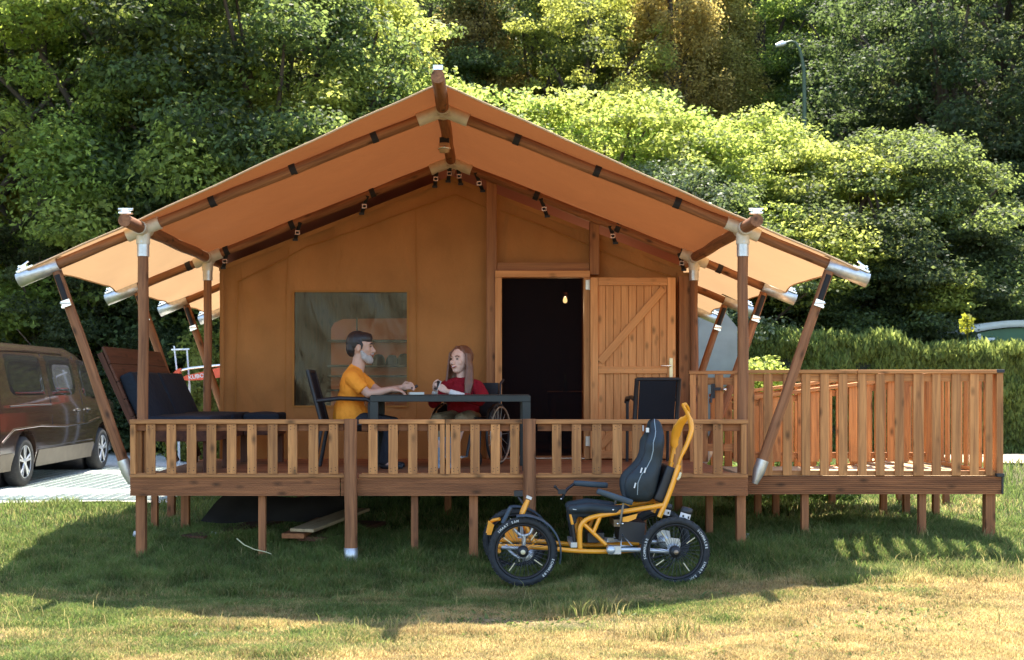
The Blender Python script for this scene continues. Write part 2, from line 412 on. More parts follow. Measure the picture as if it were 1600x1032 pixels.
def blade_mat(name, c, d):
    m, t, b, o = nt(name); L = t.links.new
    a1 = N(t, 'ShaderNodeAttribute'); a1.attribute_name = 'dry'; a2 = N(t, 'ShaderNodeAttribute'); a2.attribute_name = 'shade'
    mx = N(t, 'ShaderNodeMixRGB'); L(a1.outputs['Fac'], mx.inputs[0]); mx.inputs[1].default_value = c + (1,); mx.inputs[2].default_value = d + (1,)
    hs = N(t, 'ShaderNodeHueSaturation'); L(mx.outputs[0], hs.inputs['Color'])
    v = N(t, 'ShaderNodeMath', operation='MULTIPLY_ADD'); L(a2.outputs['Fac'], v.inputs[0]); v.inputs[1].default_value = .9; v.inputs[2].default_value = .55; L(v.outputs[0], hs.inputs['Value'])
    L(hs.outputs[0], b.inputs['Base Color']); b.inputs['Roughness'].default_value = .55; b.inputs['Specular IOR Level'].default_value = .3
    tr = N(t, 'ShaderNodeBsdfTranslucent'); L(hs.outputs[0], tr.inputs[0])
    ms = N(t, 'ShaderNodeMixShader'); ms.inputs[0].default_value = .58; L(b.outputs[0], ms.inputs[1]); L(tr.outputs[0], ms.inputs[2]); L(ms.outputs[0], o.inputs[0])
    return m
def blades(name, x, y, h, w, dry, mat, lean=.5):
    n = len(x); r = rng.random
    z = gz(x, y) - .005; a = r(n) * 2 * PI; la = r(n) * 2 * PI; ln = lean * h * (.2 + r(n))
    dx, dy = np.cos(a) * w / 2, np.sin(a) * w / 2; lx, ly = np.cos(la) * ln, np.sin(la) * ln
    V = np.empty((n, 5, 3))
    V[:, 0] = np.stack([x - dx, y - dy, z], 1); V[:, 1] = np.stack([x + dx, y + dy, z], 1)
    V[:, 2] = np.stack([x + dx * .8 + lx * .35, y + dy * .8 + ly * .35, z + h * .6], 1)
    V[:, 3] = np.stack([x - dx * .8 + lx * .35, y - dy * .8 + ly * .35, z + h * .6], 1)
    V[:, 4] = np.stack([x + lx, y + ly, z + h * (1 - .25 * r(n))], 1)
    me = bpy.data.meshes.new(name); me.vertices.add(n * 5); me.vertices.foreach_set('co', V.astype(np.float32).ravel())
    b = np.arange(n)[:, None] * 5
    lo = np.concatenate([b, b + 1, b + 2, b + 3, b + 3, b + 2, b + 4], 1).astype(np.int32)
    me.loops.add(n * 7); me.loops.foreach_set('vertex_index', lo.ravel())
    me.polygons.add(n * 2); st = (np.arange(n)[:, None] * 7 + np.array([0, 4])).astype(np.int32)
    me.polygons.foreach_set('loop_start', st.ravel()); me.polygons.foreach_set('loop_total', np.tile([4, 3], n).astype(np.int32))
    me.update(calc_edges=True)
    fattr(me, 'dry', np.repeat(dry, 5)); fattr(me, 'shade', np.repeat(np.clip(.55 * r(n) + .9 * (N3(x * 5, y * 8) - .25) * .6, 0, 1), 5))
    return mobj(name, me, mat)
M['blade'] = blade_mat('grass_blades', (.155, .225, .055), (.64, .465, .215))
def scatter(n, y0, y1, margin=.4):
    y = np.sqrt(rng.random(n) * (y1 ** 2 - y0 ** 2) + y0 ** 2)
    x = (rng.random(n) * (1600 / FPX) - 757 / FPX) * (y + 0) ; x = x + (rng.random(n) - .5) * margin
    return x, y
parts = []
for n, y0, y1, hh, ww in ((300000, 7.0, 9.6, .030, .0050), (190000, 9.6, 12.0, .055, .0055), (60000, 12, 16, .06, .009), (26000, 16, 26, .09, .015)):
    x, y = scatter(n, y0, y1)
    k = ~((x < -3.8) & (y > 15.0) & (y < 26)) & ~((x > 6.5) & (y > 20.7) & (y < 23.4))
    bare = np.clip(1 - np.hypot((x - .4) / 1.0, (y - 8.5) / .42), 0, 1) + .35 * sst(.6, .85, N2(x * 1.3 + 5, y * 2.2)) * (y < 9.4)
    k &= rng.random(n) > bare * 1.3
    x, y = x[k], y[k]
    tuft = sst(.5, .8, N1(x * 3.1 + 7, y * 3.9)) + .6 * sst(.55, .8, N3(x * 8.3, y * 9.1))
    d = np.clip(dryness(x, y) + (rng.random(len(x)) - .5) * 1.1, 0, 1); d = np.where(y > 14, d * .5, d)
    h = hh * (.45 + .9 * rng.random(len(x)) + 1.0 * tuft) * (1 - .25 * d)
    for wx, wy in ((.30, 9.95), (1.48, 9.95), (.25, 10.69), (1.45, 10.69)): h = h * (1 - .72 * np.exp(-((x - wx) ** 2 / .05 + (y - wy + .12) ** 2 / .05)))
    parts.append((x, y, h, np.full(len(x), ww) * (.7 + .6 * rng.random(len(x))), d))
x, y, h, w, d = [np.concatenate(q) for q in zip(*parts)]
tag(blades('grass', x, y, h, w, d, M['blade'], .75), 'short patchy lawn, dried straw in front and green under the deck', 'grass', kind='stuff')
# taller seed stalks and tufts on the right and around the deck posts
tx, ty = [], []
for cx, cy, n, s in [(PX(px, 900, 9.8).x, yy, k, sp) for px, yy, k, sp in ((1290, 9.9, 40, .2), (1400, 10.1, 60, .35), (1500, 10.1, 90, .4), (1570, 10.3, 60, .3), (600, 10.2, 30, .3),
        (300, 10.0, 30, .5), (900, 8.9, 260, .14), (860, 8.8, 160, .12), (1010, 8.2, 120, .12), (980, 8.0, 130, .10), (570, 8.0, 60, .15), (640, 8.2, 30, .2), (120, 8.9, 50, .3), (700, 9.6, 40, .5), (1240, 10.2, 30, .4), (430, 8.4, 30, .5), (1150, 8.6, 30, .6))]:
    tx.append(cx + rng.normal(0, s, n)); ty.append(cy + rng.normal(0, s * .5, n))
for px, yy in ((221, 10.85), (410, 10.85), (551, 10.8), (548, 10.68), (648, 10.85), (740, 10.87), (905, 10.85), (1157, 10.85), (1257, 11.15), (1440, 11.15), (1545, 11.15)):
    tx.append(PX(px, 0, yy).x + rng.normal(0, .07, 34)); ty.append(yy - .03 + rng.normal(0, .05, 34))
tx, ty = np.concatenate(tx), np.concatenate(ty)
tag(blades('tall_grass', tx, ty, .07 + .09 * rng.random(len(tx)), np.full(len(tx), .006), np.clip(rng.random(len(tx)) * .7, 0, 1), M['blade'], .6), 'loose longer tufts and seed stalks standing above the lawn', 'grass', kind='stuff')
n = 26000; x, y = scatter(n, 7.2, 9.9); k = dryness(x, y) + .25 > rng.random(n); x, y = x[k], y[k]
tag(blades('dry_straw', x, y, .012 + .012 * rng.random(len(x)), .004 + .003 * rng.random(len(x)), .75 + .25 * rng.random(len(x)), M['blade'], 5.0), 'loose dry straw lying flat on the sunlit front lawn', 'straw', kind='stuff')
# broad-leaved weeds (clover, plantain) in the lawn
n = 9000; x, y = scatter(n, 7.4, 11.8); k = sst(.5, .7, N3(x * 1.4, y * 1.7)) > rng.random(n); x, y = x[k], y[k]
tag(blades('lawn_weeds', x, y, .022 + .02 * rng.random(len(x)), .018 + .014 * rng.random(len(x)), .12 * rng.random(len(x)), M['blade'], 1.9), 'small broad weed leaves and clover spread through the lawn', 'weeds', kind='stuff')

# ------------------------------------------------------------------ the deck
FZ = .80                                         # deck floor height
X0 = -.355                                       # middle line of the tent
FR = [10.95, 13.5, 15.7, 17.9]                   # the four frames
deck = thing('veranda_deck', 'raised timber veranda deck on posts with a low slatted front railing', 'deck', (-.4, 10.8, .2))
def grooved(name, p0, p1, zlo, zhi, y, t, mat, parent):   # fascia board with milled grooves
    x0, x1 = p0, p1; H = zhi - zlo; n = 9; poly = [(y, zlo)]
    pr = [(y + t, zlo), (y + t, zhi), (y, zhi)]
    front = []
    for i in range(n):
        a = zlo + H * i / n; b = zlo + H * (i + 1) / n; front += [(y, a + .003), (y, b - .003), (y + .006, b - .001), (y + .006, b + .001 if i < n - 1 else b - .0005)]
    front = front[:-2]
    poly = [(y + t, zlo)] + front + [(y + t, zhi)]
    m = MB(); m.prism(poly, x0, x1, 'x')
    return m.obj(name, mat['x'], parent)
DX0, DX1 = -2.99, 2.222
YD = 10.80
for a, b in ((DX0, -1.22), (-1.212, .42), (.428, DX1)):
    grooved('fascia_board', a, b, .652, .806, YD, .03, M['deckwood'], deck)
# floor boards run left-right, seen at a grazing angle
y = YD + .035
while y < 13.62:
    bx('floor_board', (DX0 + .004, y, FZ - .026), (DX1 - .004, y + .138, FZ), M['deckwood'], deck); y += .143
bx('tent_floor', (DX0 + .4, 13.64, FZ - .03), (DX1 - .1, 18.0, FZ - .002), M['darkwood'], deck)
bx('side_beam', (DX0, YD + .035, .652), (DX0 + .03, 13.6, FZ - .03), M['deckwood'], deck)
bx('side_beam', (DX1 - .03, YD + .035, .652), (DX1, 13.6, FZ - .03), M['deckwood'], deck)
for y in (12.1, 13.4, 15.5, 17.8): bx('joist', (DX0 + .04, y, .66), (DX1 - .04, y + .05, FZ - .032), M['deckwood'], deck)
def post_sq(px, Y, w=.075, top=.66, parent=deck, ztop=None):
    X = (px - 757) / FPX * Y; g = float(gz(X, Y))
    return bx('deck_post', (X - w / 2, Y - w / 2, g - .15), (X + w / 2, Y + w / 2, ztop or FZ - .032), M['deckwood'], parent)
for px, Y, w in ((221, 10.88, .078), (410, 10.88, .06), (551, 10.90, .075), (648, 10.88, .06), (740, 10.9, .075), (905, 10.88, .06), (1003, 10.88, .07), (1108, 11.3, .06), (1157, 10.88, .075), (242, 12.2, .06), (290, 12.13, .075),
                 (470, 13.42, .07), (700, 13.42, .07), (900, 13.42, .07), (268, 13.42, .075), (1060, 13.42, .075)):
    post_sq(px, Y, w)
# railing
rail = thing('railing', None, None, (-.4, YD, FZ), parent=deck)
def top_rail(a, b, z0, z1, y0, y1, par, mat=M['slat'], nm='top_rail'): return bx(nm, (a, y0, z0), (b, y1, z1), mat, par)
for a, b in ((DX0, -1.175), (-1.06, -.335), (-.330, .32), (.43, DX1)):
    top_rail(a, b, 1.262, 1.298, YD - .02, YD + .085, rail)
    bx('bottom_rail', (a + .02, YD + .012, .806), (b - .02, YD + .05, .846), M['slat'], rail)
    bx('inner_rail', (a + .02, YD + .032, 1.20), (b - .02, YD + .07, 1.26), M['deckwood'], rail)
for a, b in ((DX0, -1.17), (-1.06, DX1)): bx('bottom_strip', (a, YD - .014, .808), (b, YD + .010, .836), M['slat'], rail)
for px in [236 + 31.7 * i for i in range(10)] + [582 + 31.7 * i for i in range(4)] + [712.5, 742, 774] + [805, 869.5, 901, 932.5, 964, 995.5, 1027, 1058.5, 1090, 1121.5]:
    X = (px - 757) / FPX * YD + random.uniform(-.004, .004); w = .079 + random.uniform(-.002, .002)
    bx('baluster', (X - w / 2, YD - .012, .838), (X + w / 2, YD + .011, 1.259), M['slat'], rail)
scr = MB()
for ch in [c_ for c_ in COL.objects if c_.parent == rail and c_.name.startswith('baluster')]:
    x_ = WM[ch.name].translation.x
    for z_ in (.862, .885, 1.215, 1.24):
        for d_ in (-.018, .018): scr.ball((x_ + d_ + random.uniform(-.004, .004), YD - .0125, z_ + (d_ > 0) * .008), .0038, 6)
so_ = scr.obj('screw_heads', M['black'], rail)
for px, w in ((208, .045), (1162, .045), (691, .04), (700, .035)):
    X = (px - 757) / FPX * YD
    bx('end_post', (X - w / 2, YD - .013, .838), (X + w / 2, YD + .03, 1.259), M['slat'], rail)
# left and right side railings run back from the front
for sx, y1 in ((DX0 + .02, 11.1), ):
    bx('end_post', (sx, YD + .06, .80), (sx + .06, YD + .12, 1.259), M['slat'], rail)
    bx('end_post', (sx + .075, YD + .09, .80), (sx + .10, YD + .15, 1.259), M['slat'], rail)
# round posts set before the fascia, with metal shoes
for px in (548, 827):
    X = (px - 757) / FPX * 10.73; g = float(gz(X, 10.73))
    rp = pole('round_post', (X, 10.735, g + .02), (X, 10.735, 1.305), .0535, M['pole'], deck)
    m = MB(); m.lathe([(.0, 0), (.058, 0), (.058, .13), (.0545, .13)], (X, 10.735, g - .0), 18, 'z'); m.obj('metal_shoe', M['steel'], rp)

# ------------------------------------------------------------------ the tent
tent = thing('safari_tent', 'large ochre canvas lodge tent with orange gabled fly roof on round timber frames', 'tent', (X0, 13.6, FZ))
def rz(l): l = abs(l); return 3.94 - .396 * l if l <= 2.565 else 2.924 - .415 * (l - 2.565)
def fly_front(l):
    l = abs(l); t = min(l / 2.565, 1); return 10.22 + .56 * t ** 1.15 + .12 * max(0, l - 2.565)
def lerp(a, b, t): return Vector(a) * (1 - t) + Vector(b) * t
for fi, Y in enumerate(FR):
    ap = Vector((X0, Y, 3.94))
    if fi < 3: pass
    for s in (-1, 1):
        pj = Vector((X0 + s * 2.565, Y, 2.924)); te = Vector((X0 + s * 3.63, Y, rz(3.63)))
        rf = pole('rafter', lerp(ap, pj, .03), lerp(ap, pj, .97), .045, M['pole'], tent)
        orf = pole('outer_rafter', lerp(pj, te, .05), lerp(pj, te, .72), .045, M['pole'], tent)
        # pale steel arms of the ridge joint and of the eave joint
        m = MB(); m.tube([lerp(ap, pj, 0), lerp(ap, pj, .085)], .058, 16); m.obj('ridge_connector', M['steelpale'], tent)
        m = MB(); m.tube([lerp(pj, ap, .0), lerp(pj, ap, .055)], .058, 16)
        m.tube([pj, lerp(pj, te, .13)], .058, 16); m.tube([pj + Vector((0, -.13, 0)), pj + Vector((0, .13, 0))], .060, 16)
        m.tube([pj, pj - Vector((0, 0, .13))], .058, 16); ec = m.obj('eave_connector', M['steelpale'], tent)
        m = MB(); m.tube([pj - Vector((0, 0, .09)), pj - Vector((0, 0, .235))], .052, 16)
        for z in (.11, .20): m.box(pj - Vector((0, .054, z)), (.012, .008, .012))
        m.obj('sleeve', M['steel'], ec)
        pole('post', pj - Vector((0, 0, .22)), (pj.x, Y, FZ), .046 if fi == 0 else .043, M['pole'], tent)
        # sleeve tube over the outer end, open towards the end
        d = (te - pj).normalized(); a = lerp(pj, te, .68); b = te
        m = MB(); Mx, Ln = frame_between(a, b)
        m.lathe([(.050, 0), (.060, 0), (.062, Ln * .5), (.062, Ln), (.056, Ln), (.054, .06), (.0, .06)], (0, 0, 0), 20, 'z')
        tb = mobj('end_sleeve', m.mesh('end_sleeve'), M['steel'], tent, Mx)
        m = MB(); nrm = Vector((-d.z * s, 0, d.x * s)); nrm = nrm if nrm.z > 0 else -nrm; c = b - d * .09 + nrm * .072
        R = Matrix((d, Vector((0, 1, 0)), d.cross(Vector((0, 1, 0))))).transposed()
        m.box(c, (.15, .05, .012), R); m.box(c + nrm * .02, (.05, .06, .03), R); m.tube([c + nrm * .03 + Vector((0, -.04, 0)) + d * .03, c + nrm * .03 + Vector((0, .04, 0)) + d * .03], .010, 8)
        m.tube([c + nrm * .02 + d * .06, c + nrm * .05 - d * .05], .008, 8); m.obj('ratchet', M['chrome'], tb)
        m = MB(); m.tube([b - d * .17 - nrm * .0 + nrm * .066, a - d * .05 + nrm * .066], .012, 6, flat=1.8); m.obj('strap', M['strap'], tb)
        # slanted stay down to the deck side
        st = PX(0, 0, 1) * 0 + Vector((X0 + s * 3.30, Y, 2.56)); sb = Vector((X0 + s * 2.73, Y, .93))
        dp = pole('slanted_stay', sb, st, .046, M['pole'], tent, r2=.042)
        m = MB(); e = Vector((X0 + s * 2.665, Y, .745)); dd = (e - sb).normalized()
        m.tube([sb - dd * .02, sb + dd * .08, e], [.053, .053, .026], 16); m.obj('metal_shoe', M['steel'], dp)
        m = MB(); q = lerp(st, sb, .17); ud = (st - sb).normalized(); m.tube([lerp(st, sb, .02) + Vector((0, -.048, 0)), q + Vector((0, -.048, 0))], .012, 6, flat=2.2, up=(0, 1, 0)); m.obj('strap', M['strap'], dp)
        m = MB(); R2 = Matrix((ud.cross(Vector((0, 1, 0))), Vector((0, 1, 0)), ud)).transposed()
        m.box(q + Vector((0, -.056, 0)), (.075, .03, .06), R2); m.box(q + Vector((0, -.075, 0)) - ud * .02, (.085, .02, .018), R2); m.tube([q + Vector((-.045, -.08, 0)), q + Vector((.045, -.08, 0))], .008, 8); m.obj('buckle', M['chrome'], dp)
    m = MB(); m.tube([ap + Vector((0, -.12, 0)), ap + Vector((0, .12, 0))], .061, 16); m.box(ap - Vector((0, .0, .062)), (.13, .12, .008)); m.obj('ridge_connector', M['steelpale'], tent)
# ridge pole and eave purlins
pole('ridge_pole', (X0, 9.74, 3.94), (X0, 18.1, 3.94), .0535, M['pole'], tent, 18)
for s in (-1, 1):
    pu = pole('eave_purlin', (X0 + s * 2.565, 10.38, 2.926), (X0 + s * 2.565, 18.1, 2.926), .052, M['pole'], tent, 18)
    m = MB(); c = Vector((X0 + s * 2.565, 10.42, 2.99)); m.box(c, (.10, .07, .012)); m.box(c + Vector((0, 0, .022)), (.05, .05, .03)); m.tube([c + Vector((-.06, 0, .03)), c + Vector((.06, 0, .03))], .010, 8); m.obj('ratchet', M['chrome'], pu)
m = MB(); c = Vector((X0, 9.80, 4.00)); m.box(c, (.07, .09, .012)); m.box(c + Vector((0, 0, .02)), (.075, .05, .03)); m.obj('ratchet', M['chrome'], tent)
# black bands tied round the rafters
def band(lx, Y, r=.049):
    s = 1 if lx > 0 else -1; ap = Vector((X0, Y, 3.94)); pj = Vector((X0 + s * 2.565, Y, 2.924)); te = Vector((X0 + s * 3.63, Y, rz(3.63)))
    A, B, t = (ap, pj, abs(lx) / 2.565) if abs(lx) < 2.565 else (pj, te, (abs(lx) - 2.565) / 1.065)
    c = lerp(A, B, t); d = (B - A).normalized(); m = MB(); m.tube([c - d * .028, c + d * .028], r, 14, cap=True); m.obj('strap_band', M['strap'], tent)
for px in (332, 458, 585, 808, 933, 1058): band((px - 757) / FPX * 10.95 - X0, 10.95)
for px in (295, 354, 456, 582, 838, 965, 1066, 1124): band((px - 757) / FPX * 13.5 - X0, 13.5)
def wall_top(l): return 3.80 - .392 * abs(l)
for px in (352, 466, 571, 680, 746, 848, 956, 1064, 718, 701):
    lx = (px - 757) / FPX * 13.45 - X0; s = 1 if lx > 0 else -1
    if abs(lx) > 2.5: lx = 2.5 * s
    a = Vector((X0 + lx - s * .02, 13.455, rz(lx) - .01)); b = Vector((X0 + lx + s * (.055 if abs(lx) > .2 else .01), 13.62, wall_top(lx) - .04))
    m = MB(); m.tube([a, lerp(a, b, .5) + Vector((0, -.01, 0)), b], .020, 6, flat=.3, up=(1, 0, 0)); so = m.obj('strap', M['strap'], tent)
    m = MB(); c = lerp(a, b, .5) + Vector((0, -.02, 0)); m.box(c, (.05, .012, .012)); m.box(c - Vector((0, 0, .035)), (.05, .012, .010)); m.box(c + Vector((.021, 0, -.018)), (.008, .01, .03)); m.box(c + Vector((-.021, 0, -.018)), (.008, .01, .03)); m.obj('buckle', M['chrome'], so)
    m = MB(); m.box(b + Vector((0, -.01, .0)), (.055, .015, .025)); m.obj('clip', M['black'], so)
# fly: central gable and two side wings
def fly_sheet(name, l0, l1, n, mat, wing):
    vs = []; nv = 66
    for i in range(n + 1):
        l = l0 + (l1 - l0) * i / n
        for j in range(nv + 1):
            v = j / nv; yf = fly_front(l); Y = yf + (18.25 - yf) * v
            k = max(0, min(2, next((q for q in range(3) if Y < FR[q + 1]), 2))); t = min(max((Y - FR[k]) / (FR[k + 1] - FR[k]), 0), 1)
            sag = math.sin(PI * t)
            ll = l
            if wing and abs(l) > 2.565:
                e = (abs(l) - 2.565) / 1.0; ll = math.copysign(2.565 + (abs(l) - 2.565) * (1 - .13 * sag ** .8), l)
                z = rz(ll) + .058 - .05 * sag * e
            else:
                a = abs(l) / 2.565; z = rz(l) + .058 - .045 * sag * math.sin(PI * a)
            z += .003 * math.sin(9 * l + 5 * Y) + min(1, .15 + (Y - yf)) * (.030 * (float(N1(l * 3 + 20, Y * 1.7)) - .5) + .012 * (float(N2(l * 7 + 20, Y * 4)) - .5))
            if Y < FR[0]: z -= .02 * math.sin(PI * min(1, (FR[0] - Y) / .7)) * .5
            vs.append((X0 + ll, Y, z))
    w = nv + 1; fs = [(i * w + j, (i + 1) * w + j, (i + 1) * w + j + 1, i * w + j + 1) for i in range(n) for j in range(nv)]
    m = MB(); m.add(vs, fs, True); return m.obj(name, mat, tent), vs, w
for s in (-1, 1):
    o1, v1, w = fly_sheet('roof_canvas', s * .0, s * 2.565, 30, M['fly'], False)
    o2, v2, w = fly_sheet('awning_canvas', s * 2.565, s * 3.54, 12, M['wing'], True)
    m = MB(); m.tube([v1[i * w] for i in range(0, 31, 2)] + [v2[i * w] for i in range(2, 13, 2)], .009, 6); m.obj('hem', M['hem'], tent)
    m = MB(); m.tube([Vector(v2[12 * w + j]) for j in range(0, w)], .008, 6); m.obj('hem', M['hem'], tent)
    # liner under the fly above the rooms
    m = MB(); vs = []
    for i in range(9):
        l = s * 2.5 * i / 8
        for j in range(9): vs.append((X0 + l, 13.56 + 4.5 * j / 8, rz(l) + .046 - .09 * (j > 0) - .05 * math.sin(PI * j / 8) ))
    m.add(vs, [(i * 9 + j, (i + 1) * 9 + j, (i + 1) * 9 + j + 1, i * 9 + j + 1) for i in range(8) for j in range(8)], True); m.obj('roof_liner', M['liner'], tent)
# end wall with door and window openings
YW = 13.65; PXW = YW / FPX
WX0, WX1, WZ0, WZ1 = (460 - 757) * PXW, (636 - 757) * PXW, 1.6 - 34 * PXW, 1.6 + 143 * PXW
OX0, OX1, OZ1 = (779 - 757) * PXW, (916 - 757) * PXW, 1.6 + 168 * PXW
def canvas_wall():
    xs = sorted(set([round(v, 4) for v in list(np.linspace(X0 - 2.47, X0 + 2.47, 66)) + [WX0, WX1, OX0, OX1, X0]]))
    zs = sorted(set([round(v, 4) for v in list(np.linspace(FZ, 3.80, 40)) + [WZ0, WZ1, OZ1]]))
    vs = []; fs = []; idx = {}
    def V(i, j):
        x = xs[i]; z = min(zs[j], wall_top(x - X0)); k = (i, round(z, 4))
        if k not in idx:
            idx[k] = len(vs); e = min(abs(x - WX0) + abs(z - WZ0), 1)
            fold = .022 * math.sin(8.3 * x + 1.2 * z) * max(0, 1.8 - z) + .035 * (float(N2(x * 2.2 + 3, z * 1.1)) - .5) + .030 * (float(N3(x * 5 + z * 4, z * 1.6 - x * 2)) - .5) + .012 * (float(N1(x * 13 + z * 5, z * 3)) - .5)
            fold += .022 * math.exp(-((wall_top(x - X0) - z) / .35) ** 2) * math.sin(2 * PI * (x - X0) / .53)
            fold += .02 * math.sin(22 * (x - X0 + 2.47) + 9 * (z - 2.2)) * math.exp(-((x - X0 + 2.1) / .35) ** 2) * (z < 2.75)
            if x < X0 - 2.2: fold += .02 * math.sin(40 * x) * (1 if z < 2.75 else 0)
            vs.append((x, YW + fold, z))
        return idx[k]
    for i in range(len(xs) - 1):
        for j in range(len(zs) - 1):
            xm, zm = (xs[i] + xs[i + 1]) / 2, (zs[j] + zs[j + 1]) / 2
            if WX0 < xm < WX1 and WZ0 < zm < WZ1: continue
            if OX0 < xm < OX1 and zm < OZ1: continue
            q = [V(i, j), V(i + 1, j), V(i + 1, j + 1), V(i, j + 1)]; u = []
            for a in q:
                if a not in u: u.append(a)
            if len(u) > 2: fs.append(u)
    m = MB(); m.add(vs, fs, True); return m.obj('front_wall', M['wall'], tent)
fw = canvas_wall()
def seam(pts, nm='seam', r=.007):
    m = MB(); m.tube([Vector((lerp((a_[0], 0, a_[1]), (b_[0], 0, b_[1]), k_ / 8).x, YW - .034, lerp((a_[0], 0, a_[1]), (b_[0], 0, b_[1]), k_ / 8).z)) for a_, b_ in zip(pts[:-1], pts[1:]) for k_ in range(9)], r, 5, flat=.5, up=(0, 0, 1)); m.obj(nm, M['seam'], fw)
def wp(px, py): return ((px - 757) * PXW, 1.6 - (py - 600) * PXW)
seam([wp(712, 305), wp(640, 330), wp(560, 360), wp(480, 386), wp(452, 402), wp(420, 418), wp(372, 441)])
seam([wp(712, 305), wp(760, 326)]); seam([wp(782, 330), wp(850, 355), wp(918, 384)]); seam([wp(937, 392), wp(1000, 418), wp(1060, 436)])
seam([wp(452, 300 + 88), wp(448, 460), wp(447, 560), wp(446, 700)], r=.004); seam([wp(650, 330), wp(651, 500), wp(651, 700)], r=.004)
seam([wp(374, 442), wp(370, 560), wp(368, 712)], r=.006)
m = MB()
m.add([(X0 + l, YW - .03, wall_top(l) + dz) for dz in (-.035, .012) for l in (-2.47, 0, 2.47)], [(0, 1, 4, 3), (1, 2, 5, 4)]); m.obj('wall_hem', M['wall'], fw)
for s in (-1, 1):   # side walls and the back wall
    m = MB(); vs = []
    for i in range(30):
        Y = YW + .02 + (18 - YW) * i / 29
        for j in range(6): vs.append((X0 + s * (2.47 + .02 * math.sin(i * 1.9)), Y, FZ + (wall_top(2.47) - FZ) * j / 5))
    m.add(vs, [(i * 6 + j, (i + 1) * 6 + j, (i + 1) * 6 + j + 1, i * 6 + j + 1) for i in range(29) for j in range(5) if not (s < 0 and j in (1, 2, 3) and 2 < i < 11)], True); m.obj('side_wall', M['wall'], tent)  # opening on the left, added to let daylight reach the cupboard
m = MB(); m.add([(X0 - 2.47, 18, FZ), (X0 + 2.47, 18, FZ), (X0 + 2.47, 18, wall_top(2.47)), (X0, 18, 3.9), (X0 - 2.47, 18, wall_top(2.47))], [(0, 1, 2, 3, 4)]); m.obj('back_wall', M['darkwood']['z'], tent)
m = MB(); m.box((-.02, 15.9, 2.1), (.02, 4.2, 2.6)); m.obj('added_light_divider', M['darkwood']['y'], tent)  # unseen inner wall, added to keep daylight out of the doorway room
# vertical roll of canvas at both corners
for s, w in ((-1, .02), (1, .10)):
    m = MB(); x = X0 + s * (2.49 if s > 0 else 2.44); m.tube([(x, YW - .05, FZ), (x + .01, YW - .055, 1.9), (x, YW - .05, 2.78)], w, 10, flat=.35, up=(1, 0, 0)); m.obj('canvas_roll', M['wall'], tent)
# window: clear vinyl sheet
def vinyl():
    m, t, b, o = nt('clear_vinyl'); L = t.links.new
    gl = N(t, 'ShaderNodeBsdfGlossy'); gl.inputs['Roughness'].default_value = .22; gl.inputs[0].default_value = (.60, .50, .34, 1)
    tp = N(t, 'ShaderNodeBsdfTransparent'); tp.inputs[0].default_value = (.88, .80, .66, 1)
    df = N(t, 'ShaderNodeBsdfDiffuse'); df.inputs[0].default_value = (.09, .07, .045, 1)
    tc = N(t, 'ShaderNodeTexCoord'); mp = N(t, 'ShaderNodeMapping'); mp.inputs['Rotation'].default_value = (0, -.55, 0); mp.inputs['Scale'].default_value = (9, 1, 1.8)
    nz = N(t, 'ShaderNodeTexNoise'); nz.inputs['Scale'].default_value = 1; nz.inputs['Detail'].default_value = 3; nz.inputs['Distortion'].default_value = 1.5
    L(tc.outputs['Object'], mp.inputs[0]); L(mp.outputs[0], nz.inputs['Vector'])
    bp = N(t, 'ShaderNodeBump'); bp.inputs['Strength'].default_value = .5; bp.inputs['Distance'].default_value = .03; L(nz.outputs[0], bp.inputs['Height'])
    L(bp.outputs[0], gl.inputs['Normal'])
    m1 = N(t, 'ShaderNodeMixShader'); m1.inputs[0].default_value = .07; L(tp.outputs[0], m1.inputs[1]); L(df.outputs[0], m1.inputs[2])
    m2 = N(t, 'ShaderNodeMixShader'); m2.inputs[0].default_value = .06; L(m1.outputs[0], m2.inputs[1]); L(gl.outputs[0], m2.inputs[2])
    L(m2.outputs[0], o.inputs[0]); return m
M['vinyl'] = vinyl()
win = thing('window', None, None, (0, YW, WZ0), parent=tent)
m = MB(); n = 24; vs = []
for i in range(n + 1):
    for j in range(n + 1):
        x = WX0 - .01 + (WX1 - WX0 + .02) * i / n; z = WZ0 - .01 + (WZ1 - WZ0 + .02) * j / n
        vs.append((x, YW + .012 + .02 * (float(N1(x * 5 + z * 3, z * 2 - x)) - .5), z))
m.add(vs, [(i * (n + 1) + j, (i + 1) * (n + 1) + j, (i + 1) * (n + 1) + j + 1, i * (n + 1) + j + 1) for i in range(n) for j in range(n)], True); m.obj('pane', M['vinyl'], win)
for (a, b) in (((WX0 - .02, WZ0 - .02), (WX1 + .02, WZ0)), ((WX0 - .02, WZ1), (WX1 + .02, WZ1 + .02)), ((WX0 - .02, WZ0), (WX0, WZ1)), ((WX1, WZ0), (WX1 + .02, WZ1))):
    bx('frame', (a[0], YW - .022, a[1]), (b[0], YW - .016, b[1]), M['seam'], win, bev=0)
# timber studs and lintel on the wall
def wb(nm, px0, py0, px1, py1, y0, y1, mat, par=tent):
    k = ((y0 + y1) / 2) / FPX; return bx(nm, ((px0 - 757) * k, y0, 1.6 - (py1 - 600) * k), ((px1 - 757) * k, y1, 1.6 - (py0 - 600) * k), mat, par)
wb('stud', 760, 278, 776, 717, 13.50, 13.58, M['stud']); wb('stud', 921, 347, 936, 430, 13.50, 13.58, M['stud'])
wb('lintel', 776.5, 411, 920.5, 423.5, 13.52, 13.57, M['stud'])
wb('stud', 1060, 432, 1079, 717, 13.52, 13.60, M['stud'])
